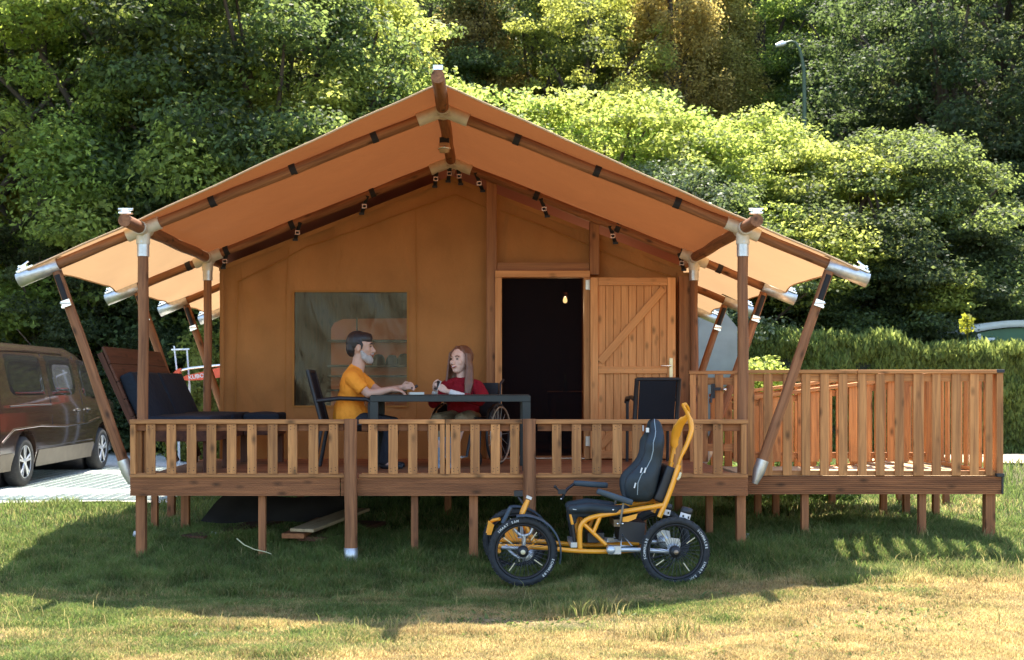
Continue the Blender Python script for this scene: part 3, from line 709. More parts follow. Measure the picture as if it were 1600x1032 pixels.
# door frame, screen and leaf
df = thing('door_frame', None, None, (.6, 13.55, FZ), parent=tent)
wb('jamb', 773.5, 434.5, 784, 717.5, 13.47, 13.60, M['doorwood'], df); wb('jamb', 912, 434.5, 921, 717.5, 13.47, 13.60, M['doorwood'], df)
wb('head', 773.5, 424, 921, 434.2, 13.468, 13.60, M['doorwood'], df)
bx('threshold', (.17, 13.46, FZ), (1.06, 13.60, FZ + .022), M['stud'], df); m = MB(); m.box((.615, 13.458, FZ + .018), (.88, .006, .007)); m.obj('threshold_strip', M['chrome'], df)
door = thing('door', None, None, (1.12, 13.42, FZ), parent=tent)
K = 13.42 / FPX
def dx_(px): return (px - 757) * K
def dz_(py): return 1.6 - (py - 600) * K
n = 9; a, b = dx_(934), dx_(1042)
for i in range(n):
    bx('board', (a + (b - a) * i / n + .002, 13.405, dz_(716)), (a + (b - a) * (i + 1) / n - .002, 13.423, dz_(440)), M['doorwood'], door, bev=.004)
for (x0, y0, x1, y1, nm) in ((922, 434.5, 934, 716.5, 'stile'), (1042, 434.5, 1054.5, 716.5, 'stile'), (934.3, 434.5, 1041.7, 447, 'rail'), (934.3, 573, 1041.7, 584, 'rail'), (934.3, 705, 1041.7, 716.5, 'rail')):
    bx(nm, (dx_(x0), 13.375, dz_(y1)), (dx_(x1), 13.423, dz_(y0)), M['doorwood'], door)
for (p, q) in (((937, 566), (1036, 452)), ((937, 698), (1036, 592))):
    plank('brace', (dx_(p[0]), 13.39, dz_(p[1])), (dx_(q[0]), 13.39, dz_(q[1])), .078, .022, M['doorwood'], door)
m = MB()
for px in (950, 962, 975, 990, 1003, 1018, 1030):
    for py in (444, 578): m.ball((dx_(px), 13.374, dz_(py)), .004, 6)
m.obj('screws', M['chrome'], door)
m = MB(); m.box((dx_(1047.5), 13.370, dz_(575)), (.034, .008, .20)); hp = m.obj('handle_plate', simple('brass', (.72, .60, .36), .35, .8), door)
m = MB(); m.tube([(dx_(1047), 13.365, dz_(572)), (dx_(1047), 13.33, dz_(572)), (dx_(1031), 13.33, dz_(572))], .008, 8); m.obj('handle', M['chrome'], hp)
for py in (445, 690):
    m = MB(); m.box((dx_(918), 13.455, dz_(py)), (.034, .012, .10)); m.tube([(dx_(921.5), 13.448, dz_(py - 8)), (dx_(921.5), 13.448, dz_(py + 8))], .008, 8); m.obj('hinge', simple('hinge_brass', (.66, .60, .48), .4, .6), door)
# black insect screen across the lower doorway and table inside
m, t, b_, o_ = nt('insect_screen'); tp = N(t, 'ShaderNodeBsdfTransparent'); tp.inputs[0].default_value = (.5, .5, .5, 1); dfn = N(t, 'ShaderNodeBsdfDiffuse'); dfn.inputs[0].default_value = (.012, .012, .014, 1)
mx = N(t, 'ShaderNodeMixShader'); mx.inputs[0].default_value = .45; t.links.new(tp.outputs[0], mx.inputs[1]); t.links.new(dfn.outputs[0], mx.inputs[2]); t.links.new(mx.outputs[0], o_.inputs[0]); M['screen'] = m
mm = MB(); mm.box((.6, 13.595, (FZ + dz_(434)) / 2 + .02), (.87, .003, dz_(434) - FZ - .03)); mm.obj('insect_screen', M['screen'], df)

# ------------------------------------------------------------------ the access ramp on the right
ramp_o = thing('access_ramp', 'tall slatted timber wheelchair ramp standing on posts right of the tent', 'ramp', (3.4, 11.2, .25))
YR = 11.15; KR = YR / FPX
rx0, rx1 = 2.285, 4.515
grooved('fascia_board', rx0, rx1, .635, .795, YR, .03, M['deckwood'], ramp_o)
y = YR + .035
while y < 12.42: bx('floor_board', (rx0 + .003, y, FZ - .03), (rx1 - .01, y + .138, FZ - .004), M['palewood'], ramp_o); y += .143
def rampz(x): return FZ - .125 * (4.5 - x)
ns = 16
for i in range(ns):   # sloping back lane
    a = rx0 + (rx1 - rx0) * i / ns; b = rx0 + (rx1 - rx0) * (i + 1) / ns - .006
    bx('floor_board', (a, 12.55, rampz((a + b) / 2) - .03), (b, 13.70, rampz((a + b) / 2)), M['palewood'], ramp_o)
fr = thing('railing', None, None, (3.4, YR, FZ), parent=ramp_o)
for a, b in ((rx0, 3.24), (3.245, rx1)): bx('top_rail', (a, YR - .025, 1.690), (b, YR + .085, 1.722), M['slat'], fr)
bx('inner_rail', (rx0, YR + .014, 1.62), (rx1 - .08, YR + .052, 1.688), M['slat'], fr); bx('bottom_rail', (rx0, YR + .014, .80), (rx1 - .02, YR + .052, .842), M['slat'], fr)
for px in (1173, 1200, 1230, 1259, 1288, 1317, 1347, 1375, 1405, 1435, 1463, 1494, 1522, 1545):
    X = (px - 757) * KR; w = .078 if px != 1435 else .092
    if px in (1173, 1545): w = .06
    bx('baluster', (X - w / 2, YR - .010, .80 + random.uniform(-.003, .003)), (X + w / 2, YR + .012, 1.688), M['slat'], fr)
bx('end_post', (rx1 - .055, YR - .012, .80), (rx1, YR + .06, 1.688), M['slat'], fr)
for z in (1.695, .79): bx('end_cap', (rx1 - .062, YR - .029, z), (rx1 + .006, YR + .02, z + .03), M['black'], fr)
bx('end_cap', (rx1 - .012, YR - .006, .637), (rx1 + .006, YR + .02, .79), M['black'], ramp_o)
def slope_rail(y, x0, x1, zt, zb, step=.16, w=.085, name='railing', tall=True):
    r = thing(name, None, None, ((x0 + x1) / 2, y, FZ), parent=ramp_o)
    plank('top_rail', (x0, y, zt(x0)), (x1, y, zt(x1)), .10, .034, M['slat'], r, up=(0, 1, 0)) if False else None
    A = Vector((x0, y, zt(x0))); B = Vector((x1, y, zt(x1)))
    plank('top_rail', A, B, .034, .10, M['slat'], r, up=(0, 1, 0)); plank('bottom_rail', A - Vector((0, -.03, zt(x0) - zb(x0) - .06)), B - Vector((0, -.03, zt(x1) - zb(x1) - .06)), .06, .035, M['slat'], r, up=(0, 1, 0))
    plank('inner_rail', A - Vector((0, -.03, .06)), B - Vector((0, -.03, .06)), .06, .035, M['slat'], r, up=(0, 1, 0))
    x = x0 + .05
    while x < x1 - .04:
        bx('baluster', (x - w / 2, y - .012, zb(x)), (x + w / 2, y + .012, zt(x) - .02), M['slat'], r); x += step
    return r
slope_rail(12.48, 2.42, 4.42, lambda x: 1.70 - .13 * (4.42 - x), lambda x: .84 - 0 * x, step=.125)
slope_rail(13.75, 2.42, 4.48, lambda x: 1.72 - .12 * (4.48 - x), lambda x: .72 - .12 * (4.48 - x), step=.15)
er = thing('railing', None, None, (rx1, 12.4, FZ), parent=ramp_o)
bx('top_rail', (rx1 - .06, YR + .095, 1.690), (rx1 - .005, 13.7, 1.722), M['slat'], er)
bx('bottom_rail', (rx1 - .05, YR + .07, .80), (rx1 - .012, 13.7, .84), M['slat'], er)
y = YR + .16
while y < 13.7: bx('baluster', (rx1 - .030, y - .04, .842), (rx1 - .006, y + .04, 1.688), M['slat'], er); y += .16
for px, Y in ((1257, 11.22), (1440, 11.22), (1545, 11.22), (1380, 12.5), (1416, 12.6), (1462, 12.6), (1478, 13.6), (1184, 12.4), (1212, 12.6), (1405, 13.7), (1300, 13.6)):
    post_sq(px, Y, .085 if px == 1545 else .062, parent=ramp_o, ztop=rampz((px - 757) / FPX * Y) - .03 if Y > 12.52 else FZ - .035)
# gate between veranda and ramp
gate = thing('gate', None, None, (2.2, 12.3, FZ), parent=ramp_o)
KG = 12.3 / FPX
def gb(nm, a, b, z0, z1, y0, y1, par=gate): return bx(nm, ((a - 757) * KG, y0, z0), ((b - 757) * KG, y1, z1), M['slat'], par)
for a, b in ((1078, 1087), (1090, 1106), (1117, 1130), (1146, 1152)): gb('baluster', a, b, FZ + .05, 1.69, 12.29, 12.312)
gb('top_rail', 1076, 1153, 1.692, 1.725, 12.27, 12.35); gb('rail', 1078, 1152, 1.59, 1.66, 12.314, 12.345); gb('rail', 1078, 1152, .95, 1.02, 12.314, 12.345)
m = MB(); m.box(((1113 - 757) * KG, 12.27, 1.53), (.035, .02, .14)); m.box(((1119 - 757) * KG, 12.262, 1.55), (.07, .02, .03)); m.tube([((1111 - 757) * KG, 12.26, 1.5), ((1109 - 757) * KG, 12.25, 1.42)], .012, 8); m.obj('latch', M['black'], gate)
m = MB(); m.ball(((1131.5 - 757) * KG, 12.27, 1.545), .018, 10); m.tube([((1128 - 757) * KG, 12.285, 1.545), ((1131 - 757) * KG, 12.27, 1.545)], .01, 8); m.obj('latch_knob', M['chrome'], gate)
# ------------------------------------------------------------------ trees and shrubs
M['bark'] = simple('bark', (.085, .062, .045), .9, var=.35, scale=12, bump=.8, bscale=25)
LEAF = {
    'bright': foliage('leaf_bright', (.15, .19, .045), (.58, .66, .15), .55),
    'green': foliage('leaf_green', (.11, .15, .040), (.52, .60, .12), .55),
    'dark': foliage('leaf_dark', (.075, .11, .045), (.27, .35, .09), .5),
    'deep': foliage('leaf_deep', (.050, .072, .034), (.18, .23, .07), .45),  # hillside and tree shade put into the leaf colour
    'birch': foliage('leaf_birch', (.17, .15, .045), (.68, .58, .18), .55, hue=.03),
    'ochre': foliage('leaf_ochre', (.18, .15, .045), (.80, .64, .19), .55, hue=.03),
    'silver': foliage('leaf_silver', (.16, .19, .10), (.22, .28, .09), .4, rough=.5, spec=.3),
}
def leaf_cloud(name, P, Nn, size, mat_unused=None, aspect=.62):
    n = len(P); r = rng
    a = r.normal(size=(n, 3)); u = np.cross(Nn, a); u /= np.linalg.norm(u, axis=1)[:, None] + 1e-9
    w = np.cross(Nn, u); w /= np.linalg.norm(w, axis=1)[:, None] + 1e-9
    s = (size * (.6 + .8 * r.random(n)))[:, None]
    V = np.empty((n, 4, 3)); V[:, 0] = P - u * s * .5; V[:, 1] = P + w * s * aspect * .5 + Nn * s * .08; V[:, 2] = P + u * s * .5; V[:, 3] = P - w * s * aspect * .5 + Nn * s * .08
    me = bpy.data.meshes.new(name); me.vertices.add(n * 4); me.vertices.foreach_set('co', V.astype(np.float32).ravel())
    me.loops.add(n * 4); me.loops.foreach_set('vertex_index', np.arange(n * 4, dtype=np.int32))
    me.polygons.add(n); me.polygons.foreach_set('loop_start', np.arange(0, n * 4, 4, dtype=np.int32)); me.polygons.foreach_set('loop_total', np.full(n, 4, np.int32))
    me.update(calc_edges=True); fattr(me, 'shade', np.repeat(r.random(n), 4)); return me
def crown_proto(seed, n, clumps, R=1.0, z0=.12, z1=1.0, droop=0.0, leaf=.02, crad=.17, shape='round'):
    """unit tree: height 1, crown half-width about R*.35; returns (leaf mesh, limb mesh)"""
    g = np.random.default_rng(seed); C = []; S = []
    while len(C) < clumps:
        t = g.random(); z = z0 + (z1 - z0) * t
        if shape == 'round': w = .36 * R * math.sqrt(max(0.02, 1 - (2 * t - .85) ** 2 / 1.35))
        elif shape == 'tall': w = .24 * R * (1 - .75 * t ** 2) * (.55 + .45 * min(1, t * 5))
        elif shape == 'bush': w = .48 * R * math.sqrt(max(.02, 1 - t ** 2.2))
        a = g.random() * 2 * PI; rr = w * math.sqrt(g.random() * .75 + .25)
        C.append((rr * math.cos(a), rr * math.sin(a), z)); S.append(crad * (.45 + .9 * g.random()) * (1 - .35 * t))
    C = np.array(C); S = np.array(S)
    pr = S ** 2; pr /= pr.sum(); k = g.choice(clumps, n, p=pr)
    v = g.normal(size=(n, 3)); v /= np.linalg.norm(v, axis=1)[:, None]
    v[:, 2] = np.where(v[:, 2] < -.25, v[:, 2] * .4, v[:, 2])
    rad = (S[k] * (.45 + .62 * g.random(n) ** .6) * (1 + .35 * (N1(v[:, 0] * 4 + k, v[:, 1] * 4 + v[:, 2] * 3) - .5) * 2))[:, None]
    P = C[k] + v * rad * np.array([1.05, 1.05, .72])
    if droop: P[:, 2] -= droop * g.random(n) ** 2 * .22
    Nn = v * .55 + g.normal(size=(n, 3)) * .55 + np.array([0, 0, .55]); Nn /= np.linalg.norm(Nn, axis=1)[:, None]
    me = leaf_cloud('crown', P, Nn, np.full(n, leaf))
    m = MB(); top = z1 * .88
    tr = [(0, 0, -.03)] + [(.012 * math.sin(seed + i * 1.7), .012 * math.cos(seed * 2 + i), top * i / 6) for i in range(1, 7)]
    m.tube(tr, [.030, .022, .018, .014, .010, .007, .003], 9)
    for i in g.choice(clumps, min(clumps, 26), replace=False):
        c = C[i]; zb = max(.06, c[2] * .62 - .04); b = (0.0, 0.0, zb); mid = (c[0] * .5, c[1] * .5, (zb + c[2]) / 2 + .02)
        m.tube([b, mid, tuple(c)], [.009, .006, .0025], 6)
    return me, m.mesh('trunk')
PR = {
    'a': crown_proto(1, 62000, 150, 1.0, .10, .98, leaf=.0105, crad=.080),
    'b': crown_proto(2, 62000, 190, 1.05, .05, .98, leaf=.0102, crad=.072),
    'c': crown_proto(3, 58000, 130, .95, .18, .98, leaf=.0108, crad=.085),
    't': crown_proto(4, 58000, 170, 1.0, .05, 1.0, leaf=.0098, crad=.062, shape='tall', droop=.6),
    's': crown_proto(5, 85000, 150, 1.0, .02, .95, leaf=.0118, crad=.095, shape='bush'),
    'u': crown_proto(6, 85000, 170, 1.0, .02, .93, leaf=.0114, crad=.088, shape='bush'),
}
def crown_obj(name, me, mat, parent, MS):      # shared leaf mesh, the material sits on the object
    if not me.materials: me.materials.append(mat)
    o = put(bpy.data.objects.new(name, me), MS, parent); o.material_slots[0].link = 'OBJECT'; o.material_slots[0].material = mat; return o
def tree(px, Y, ytop, kind, col, label, cat='tree', wide=1.0, group=None, name='broadleaf_tree', rot=None, parts=('trunk', 'crown')):
    X = (px - 757) / FPX * Y; g = float(gz(X, Y)); H = CAMZ - (ytop - 600) / FPX * Y - g; H = max(H, 1.0)
    o = thing(name, label, cat, (X, Y, g), group=group); cr, tk = PR[kind]
    a = random.random() * 6 if rot is None else rot
    MS = Matrix.Translation((X, Y, g)) @ Matrix.Rotation(a, 4, 'Z') @ Matrix.Diagonal((H * wide, H * wide, H, 1))
    crown_obj('crown', cr, LEAF[col], o, MS); crown_obj('trunk', tk, M['bark'], o, MS)
    return o
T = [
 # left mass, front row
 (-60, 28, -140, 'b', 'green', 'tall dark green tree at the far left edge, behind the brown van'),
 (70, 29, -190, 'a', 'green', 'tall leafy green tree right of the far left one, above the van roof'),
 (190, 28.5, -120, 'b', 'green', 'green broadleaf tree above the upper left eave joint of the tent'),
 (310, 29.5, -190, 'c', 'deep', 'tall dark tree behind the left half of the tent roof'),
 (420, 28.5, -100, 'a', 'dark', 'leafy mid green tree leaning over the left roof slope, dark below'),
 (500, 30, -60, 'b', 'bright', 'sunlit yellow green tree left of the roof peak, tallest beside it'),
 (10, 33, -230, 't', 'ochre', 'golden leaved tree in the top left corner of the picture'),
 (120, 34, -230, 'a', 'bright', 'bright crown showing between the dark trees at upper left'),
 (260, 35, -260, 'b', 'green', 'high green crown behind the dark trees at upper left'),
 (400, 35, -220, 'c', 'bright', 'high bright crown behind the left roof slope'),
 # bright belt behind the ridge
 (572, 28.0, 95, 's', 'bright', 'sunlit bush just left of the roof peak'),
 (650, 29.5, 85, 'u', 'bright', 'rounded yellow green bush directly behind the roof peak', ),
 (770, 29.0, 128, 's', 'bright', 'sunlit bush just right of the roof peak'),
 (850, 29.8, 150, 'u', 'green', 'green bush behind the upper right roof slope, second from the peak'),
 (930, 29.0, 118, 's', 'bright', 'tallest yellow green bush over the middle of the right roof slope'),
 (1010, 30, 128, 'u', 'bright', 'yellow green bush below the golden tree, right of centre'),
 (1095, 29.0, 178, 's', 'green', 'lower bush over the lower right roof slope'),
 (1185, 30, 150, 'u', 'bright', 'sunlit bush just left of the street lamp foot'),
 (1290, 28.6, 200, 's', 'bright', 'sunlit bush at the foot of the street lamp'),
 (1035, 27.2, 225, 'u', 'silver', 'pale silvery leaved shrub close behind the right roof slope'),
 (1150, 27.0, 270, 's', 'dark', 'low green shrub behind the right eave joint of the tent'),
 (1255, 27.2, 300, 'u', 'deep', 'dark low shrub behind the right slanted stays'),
 # right mass, its shade put into darker leaf tones
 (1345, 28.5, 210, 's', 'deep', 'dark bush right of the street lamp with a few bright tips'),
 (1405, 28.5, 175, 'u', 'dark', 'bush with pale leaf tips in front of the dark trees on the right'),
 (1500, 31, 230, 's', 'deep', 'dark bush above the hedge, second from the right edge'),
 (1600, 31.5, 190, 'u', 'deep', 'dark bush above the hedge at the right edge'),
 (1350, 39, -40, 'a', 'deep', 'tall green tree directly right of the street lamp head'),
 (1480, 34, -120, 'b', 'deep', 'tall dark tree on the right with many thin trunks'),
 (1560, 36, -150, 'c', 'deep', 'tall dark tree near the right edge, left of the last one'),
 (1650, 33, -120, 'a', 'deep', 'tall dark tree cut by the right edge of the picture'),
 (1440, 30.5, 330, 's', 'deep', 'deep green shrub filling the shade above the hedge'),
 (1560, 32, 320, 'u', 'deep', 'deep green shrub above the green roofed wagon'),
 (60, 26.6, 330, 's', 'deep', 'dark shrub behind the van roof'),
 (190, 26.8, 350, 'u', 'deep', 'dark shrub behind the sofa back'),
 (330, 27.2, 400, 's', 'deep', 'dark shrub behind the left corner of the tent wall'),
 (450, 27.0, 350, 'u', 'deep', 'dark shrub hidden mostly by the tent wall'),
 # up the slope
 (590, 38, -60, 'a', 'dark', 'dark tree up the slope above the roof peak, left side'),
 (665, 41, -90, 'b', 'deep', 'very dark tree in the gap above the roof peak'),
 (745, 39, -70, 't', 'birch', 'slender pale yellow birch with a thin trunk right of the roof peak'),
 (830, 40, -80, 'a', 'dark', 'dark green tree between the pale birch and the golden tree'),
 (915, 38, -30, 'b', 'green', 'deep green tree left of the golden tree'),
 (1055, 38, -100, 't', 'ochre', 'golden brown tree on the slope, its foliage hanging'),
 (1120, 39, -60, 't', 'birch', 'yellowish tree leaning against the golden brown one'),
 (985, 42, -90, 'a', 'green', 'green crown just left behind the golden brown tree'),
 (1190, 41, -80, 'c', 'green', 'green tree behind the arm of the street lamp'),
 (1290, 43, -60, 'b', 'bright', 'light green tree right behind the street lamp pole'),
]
for r_ in T:
    px, Y, yt, k, c, lab = r_[:6]
    tree(px, Y, yt, k, c, lab, 'shrub' if k in 'su' else 'tree', name='leafy_shrub' if k in 'su' else 'broadleaf_tree', wide={'s': 1.15, 'u': 1.1, 't': .95}.get(k, 1.0))
i = 0
for Y, col in ((48, 'dark'), (56, 'green'), (68, 'dark')):
    for px in range(-140, 1760, 118 if Y < 60 else 132):
        i += 1; Xw = px + random.uniform(-30, 30)
        g = float(gz((Xw - 757) / FPX * Y, Y)); yt = 600 - (g + random.uniform(9, 13) - CAMZ) / Y * FPX
        tree(Xw, Y + random.uniform(-3, 3), yt, random.choice('abct'), random.choice([col, col, 'dark', 'birch' if 600 < px < 1300 else 'dark']), 'distant tree high on the wooded slope, seen through the nearer crowns', 'tree', wide=1.15, group='distant trees high on the slope')
# undergrowth on the slope
n = 60000; y = 26.5 + rng.random(n) ** 1.5 * 40; x = (rng.random(n) * .95 - .43) * y
P = np.stack([x, y, gz(x, y) + rng.random(n) * .9], 1); Nn = rng.normal(size=(n, 3)) * .6 + [0, 0, .6]; Nn /= np.linalg.norm(Nn, axis=1)[:, None]
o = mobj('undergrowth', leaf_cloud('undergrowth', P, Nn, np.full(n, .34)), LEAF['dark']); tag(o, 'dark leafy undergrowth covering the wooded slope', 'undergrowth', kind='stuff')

# the clipped conifer hedge on the right: many upright sprays over a soft box
def hedge():
    o = thing('conifer_hedge', 'long clipped green conifer hedge behind the slatted ramp', 'hedge', (8.5, 24.5, .3))
    n = 120000; g = rng
    x = 4.4 + g.random(n) * 9.5; t = g.random(n)
    top = 2.36 - .035 * (x - 4.4) + .12 * (N1(x * 1.3, x * 0) - .5) * 2 + .10 * (N2(x * 5, x * 0 + 2) - .5) * 2
    face = g.random(n) < .68
    y = np.where(face, 24.0 + .35 * (N1(x * 2.1, t * 5) - .3) + .15 * g.random(n), 24.0 + g.random(n) * 1.3)
    z = np.where(face, .35 + (top - .35) * t, top + .02 * g.normal(size=n) + .22 * g.random(n) ** 4)
    P = np.stack([x, y, z], 1); Nn = g.normal(size=(n, 3)) * .6 + np.where(face, 0, 0)[:, None] + [0, -.5, .2]; Nn /= np.linalg.norm(Nn, axis=1)[:, None]
    # upright narrow sprays
    up = np.tile([0, 0, 1.0], (n, 1)) + g.normal(size=(n, 3)) * .35; up /= np.linalg.norm(up, axis=1)[:, None]
    w = np.cross(up, Nn); w /= np.linalg.norm(w, axis=1)[:, None] + 1e-9
    s = (.085 + .09 * g.random(n))[:, None]
    V = np.empty((n, 4, 3)); V[:, 0] = P - up * s * .5; V[:, 1] = P + w * s * .16; V[:, 2] = P + up * s * .6; V[:, 3] = P - w * s * .16
    me = bpy.data.meshes.new('sprays'); me.vertices.add(n * 4); me.vertices.foreach_set('co', V.astype(np.float32).ravel())
    me.loops.add(n * 4); me.loops.foreach_set('vertex_index', np.arange(n * 4, dtype=np.int32)); me.polygons.add(n)
    me.polygons.foreach_set('loop_start', np.arange(0, n * 4, 4, dtype=np.int32)); me.polygons.foreach_set('loop_total', np.full(n, 4, np.int32)); me.update(calc_edges=True)
    fattr(me, 'shade', np.repeat(g.random(n), 4)); mobj('foliage', me, foliage('hedge_spray', (.13, .18, .05), (.33, .42, .11), .5), o)
    m = MB(); m.box((9.15, 24.75, 1.3), (9.4, 1.1, 1.9)); m.obj('inner_shade_core', simple('hedge_shade', (.012, .016, .008), .95), o)  # near-black core: shade between the sprays put into its colour
hedge()
# small bright leafy shoot above the hedge
M['shoot'] = foliage('shoot_leaf', (.20, .24, .03), (.40, .45, .05), .5)
o = thing('leafy_shoot', 'small bright yellow green shoot sticking up above the hedge', 'plant', PX(1512, 560, 23.7))
m = MB(); m.tube([PX(1514, 560, 23.7), PX(1512, 525, 23.7), PX(1511, 492, 23.7)], .012, 6); m.obj('stem', M['shoot'], o)
P = []; 
for k in range(9):
    py = 494 + k * 3.0; 
    for s in (-1, 1):
        for q in range(4): P.append(PX(1511 + s * (1 + q * 2.8 * (.5 + .5 * (k > 1))), py + q * -.3 + (k % 2), 23.7 + random.uniform(-.1, .1)))
P = np.array([tuple(p) for p in P]); Nn = rng.normal(size=(len(P), 3)); Nn /= np.linalg.norm(Nn, axis=1)[:, None]
mobj('leaves', leaf_cloud('leaves', P, Nn, np.full(len(P), .095)), M['shoot'], o)
# clump of dark weeds in the shade under the ramp, and a lit bush beyond the veranda's right side
def weeds(name, label, x0, x1, y0, y1, h, n, mat, size, cat='bush'):
    x = x0 + rng.random(n) * (x1 - x0); y = y0 + rng.random(n) * (y1 - y0); hh = h * np.sqrt(np.clip(1 - ((x - (x0 + x1) / 2) / ((x1 - x0) / 2)) ** 2, .05, 1)) * (.6 + .5 * N1(x * 4, y * 4))
    z = gz(x, y) + hh * rng.random(n) ** .7; P = np.stack([x, y, z], 1)
    Nn = rng.normal(size=(n, 3)) * .6 + [0, -.2, .6]; Nn /= np.linalg.norm(Nn, axis=1)[:, None]
    o = mobj(name, leaf_cloud(name, P, Nn, np.full(n, size)), mat); return tag(o, label, cat)
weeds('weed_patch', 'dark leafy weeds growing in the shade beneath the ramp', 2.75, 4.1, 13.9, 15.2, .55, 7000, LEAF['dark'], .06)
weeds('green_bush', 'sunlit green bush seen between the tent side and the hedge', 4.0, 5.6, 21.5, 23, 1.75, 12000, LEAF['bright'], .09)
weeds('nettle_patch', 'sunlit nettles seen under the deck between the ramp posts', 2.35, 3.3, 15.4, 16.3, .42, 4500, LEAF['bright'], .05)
# golden columnar conifer on the left
n = 16000; t = rng.random(n); a = rng.random(n) * 2 * PI; c = PX(318, 600, 23)
r0 = .62 * (1 - t ** 2.2) * (.85 + .3 * N1(a * 3, t * 9)) * (.8 + .2 * rng.random(n))
g0 = float(gz(c.x, 23)); P = np.stack([c.x + r0 * np.cos(a), 23 + r0 * np.sin(a), g0 + .05 + t * 2.3], 1)
Nn = np.stack([np.cos(a), np.sin(a), .2 + 0 * a], 1) + rng.normal(size=(n, 3)) * .5; Nn /= np.linalg.norm(Nn, axis=1)[:, None]
o = thing('golden_conifer', 'yellowish columnar conifer seen between the tent and its left stays', 'conifer', (c.x, 23, g0))
mobj('foliage', leaf_cloud('foliage', P, Nn, np.full(n, .09)), foliage('golden_spray', (.16, .18, .035), (.28, .30, .05), .4), o)
m = MB(); m.tube([(c.x, 23, g0 - .1), (c.x, 23, g0 + 1.8)], [.06, .02], 8); m.obj('trunk', M['bark'], o)

# street lamp
L0 = 31.5
m_lamp = simple('green_painted_steel', (.07, .10, .055), .5, .3, var=.1)
o = thing('street_lamp', 'tall green street lamp with a curved arm among the trees', 'street lamp', (PX(1256, 0, L0).x, L0, float(gz(PX(1256, 0, L0).x, L0))))
m = MB(); g0 = float(gz(PX(1256, 0, L0).x, L0)); b = PX(1257, 180, L0)
m.tube([(b.x, L0, g0 - .1), PX(1257, 160, L0), PX(1256, 110, L0), PX(1253, 92, L0), PX(1249, 77, L0), PX(1243, 67, L0), PX(1236, 65, L0), PX(1226, 68, L0)], [.062, .055, .048, .044, .04, .036, .032, .028], 12); m.obj('pole', m_lamp, o)
m = MB(); a = PX(1228, 67.5, L0); b = PX(1212, 72, L0); m.tube([a, lerp(a, b, .3), b], [.035, .07, .045], 12, flat=.9); m.obj('lamp_head', M['steel'], o)
# green roofed wagon behind the hedge
o = thing('green_wagon', 'green caravan with a pale curved roof edge behind the hedge at right', 'caravan', (PX(1560, 560, 26.2).x, 27.4, .3))
mg = simple('green_sheet', (.05, .14, .07), .5, var=.12, scale=3); mw = simple('white_roof_skin', (.72, .76, .76), .5, var=.05)
def arc(px0, px1, py0, pyt, Y, n=12): return [((px0 + (px1 - px0) * i / n - 757) / FPX * Y, CAMZ - (py0 + (pyt - py0) * math.sin(PI / 2 * i / n) ** .9 - 600) / FPX * Y) for i in range(n + 1)]
A = arc(1468, 1600, 528, 503, 26.2); A2 = [(x, z) for x, z in A] + [(A[-1][0] + 1.2, A[-1][1] - .05)]
m = MB(); m.prism([(A2[0][0] + .1, .9)] + [(x + .05, z - .12) for x, z in A2] + [(A2[-1][0], .9)], 26.25, 28.4, 'y'); body = m.obj('body', mg, o)
m = MB(); vs = []
for x, z in A2: vs += [(x - .05, 26.12, z - .11), (x - .05, 26.12, z + .03), (x, 28.5, z + .06), (x, 28.5, z)]
m.add(vs, [q for i in range(len(A2) - 1) for q in ((4 * i, 4 * i + 4, 4 * i + 5, 4 * i + 1), (4 * i + 1, 4 * i + 5, 4 * i + 6, 4 * i + 2), (4 * i, 4 * i + 3, 4 * i + 7, 4 * i + 4))], True); m.obj('roof', mw, o)
bx('window', (PX(1525, 0, 26.2).x, 26.20, PX(0, 545, 26.2).z), (PX(1533, 0, 26.2).x, 26.24, PX(0, 522, 26.2).z), mw, o); bx('sign_plate', (PX(1541, 0, 26.2).x, 26.20, PX(0, 533, 26.2).z), (PX(1555, 0, 26.2).x, 26.24, PX(0, 528, 26.2).z), mw, o)
# pale awning roof glimpsed behind the right stays and posts
o = thing('white_frame', 'white metal frame seen between the stays left of the tent', 'frame', PX(274, 600, 22))
m = MB(); 
for a, b in (((268, 547), (296, 546)), ((272, 541), (277, 585)), ((292, 545), (296, 600))): m.tube([PX(a[0], a[1], 22), PX(b[0], b[1], 22)], .014, 8)
m.tube([PX(277, 585, 22), (PX(280, 0, 22).x, 22, .2)], .02, 8); m.tube([PX(296, 600, 22), (PX(296, 0, 22).x, 22, .2)], .02, 8); m.obj('bars', mw, o)
o = thing('grey_marquee', 'pale grey canvas marquee behind the right side posts of the tent', 'marquee', (PX(1135, 0, 23).x, 23.8, .3))
mq = simple('grey_canvas', (.30, .29, .26), .9, var=.12, scale=4)
x0, x1 = PX(1092, 0, 22.8).x, PX(1152, 0, 22.8).x; zt = PX(0, 470, 22.8).z; ze = PX(0, 512, 22.8).z
m = MB(); m.prism([(x0, .3), (x0, ze + .3), (x0 + .3, zt), (x1, ze), (x1, .3)], 22.8, 24.6, 'y'); m.obj('canvas', mq, o)
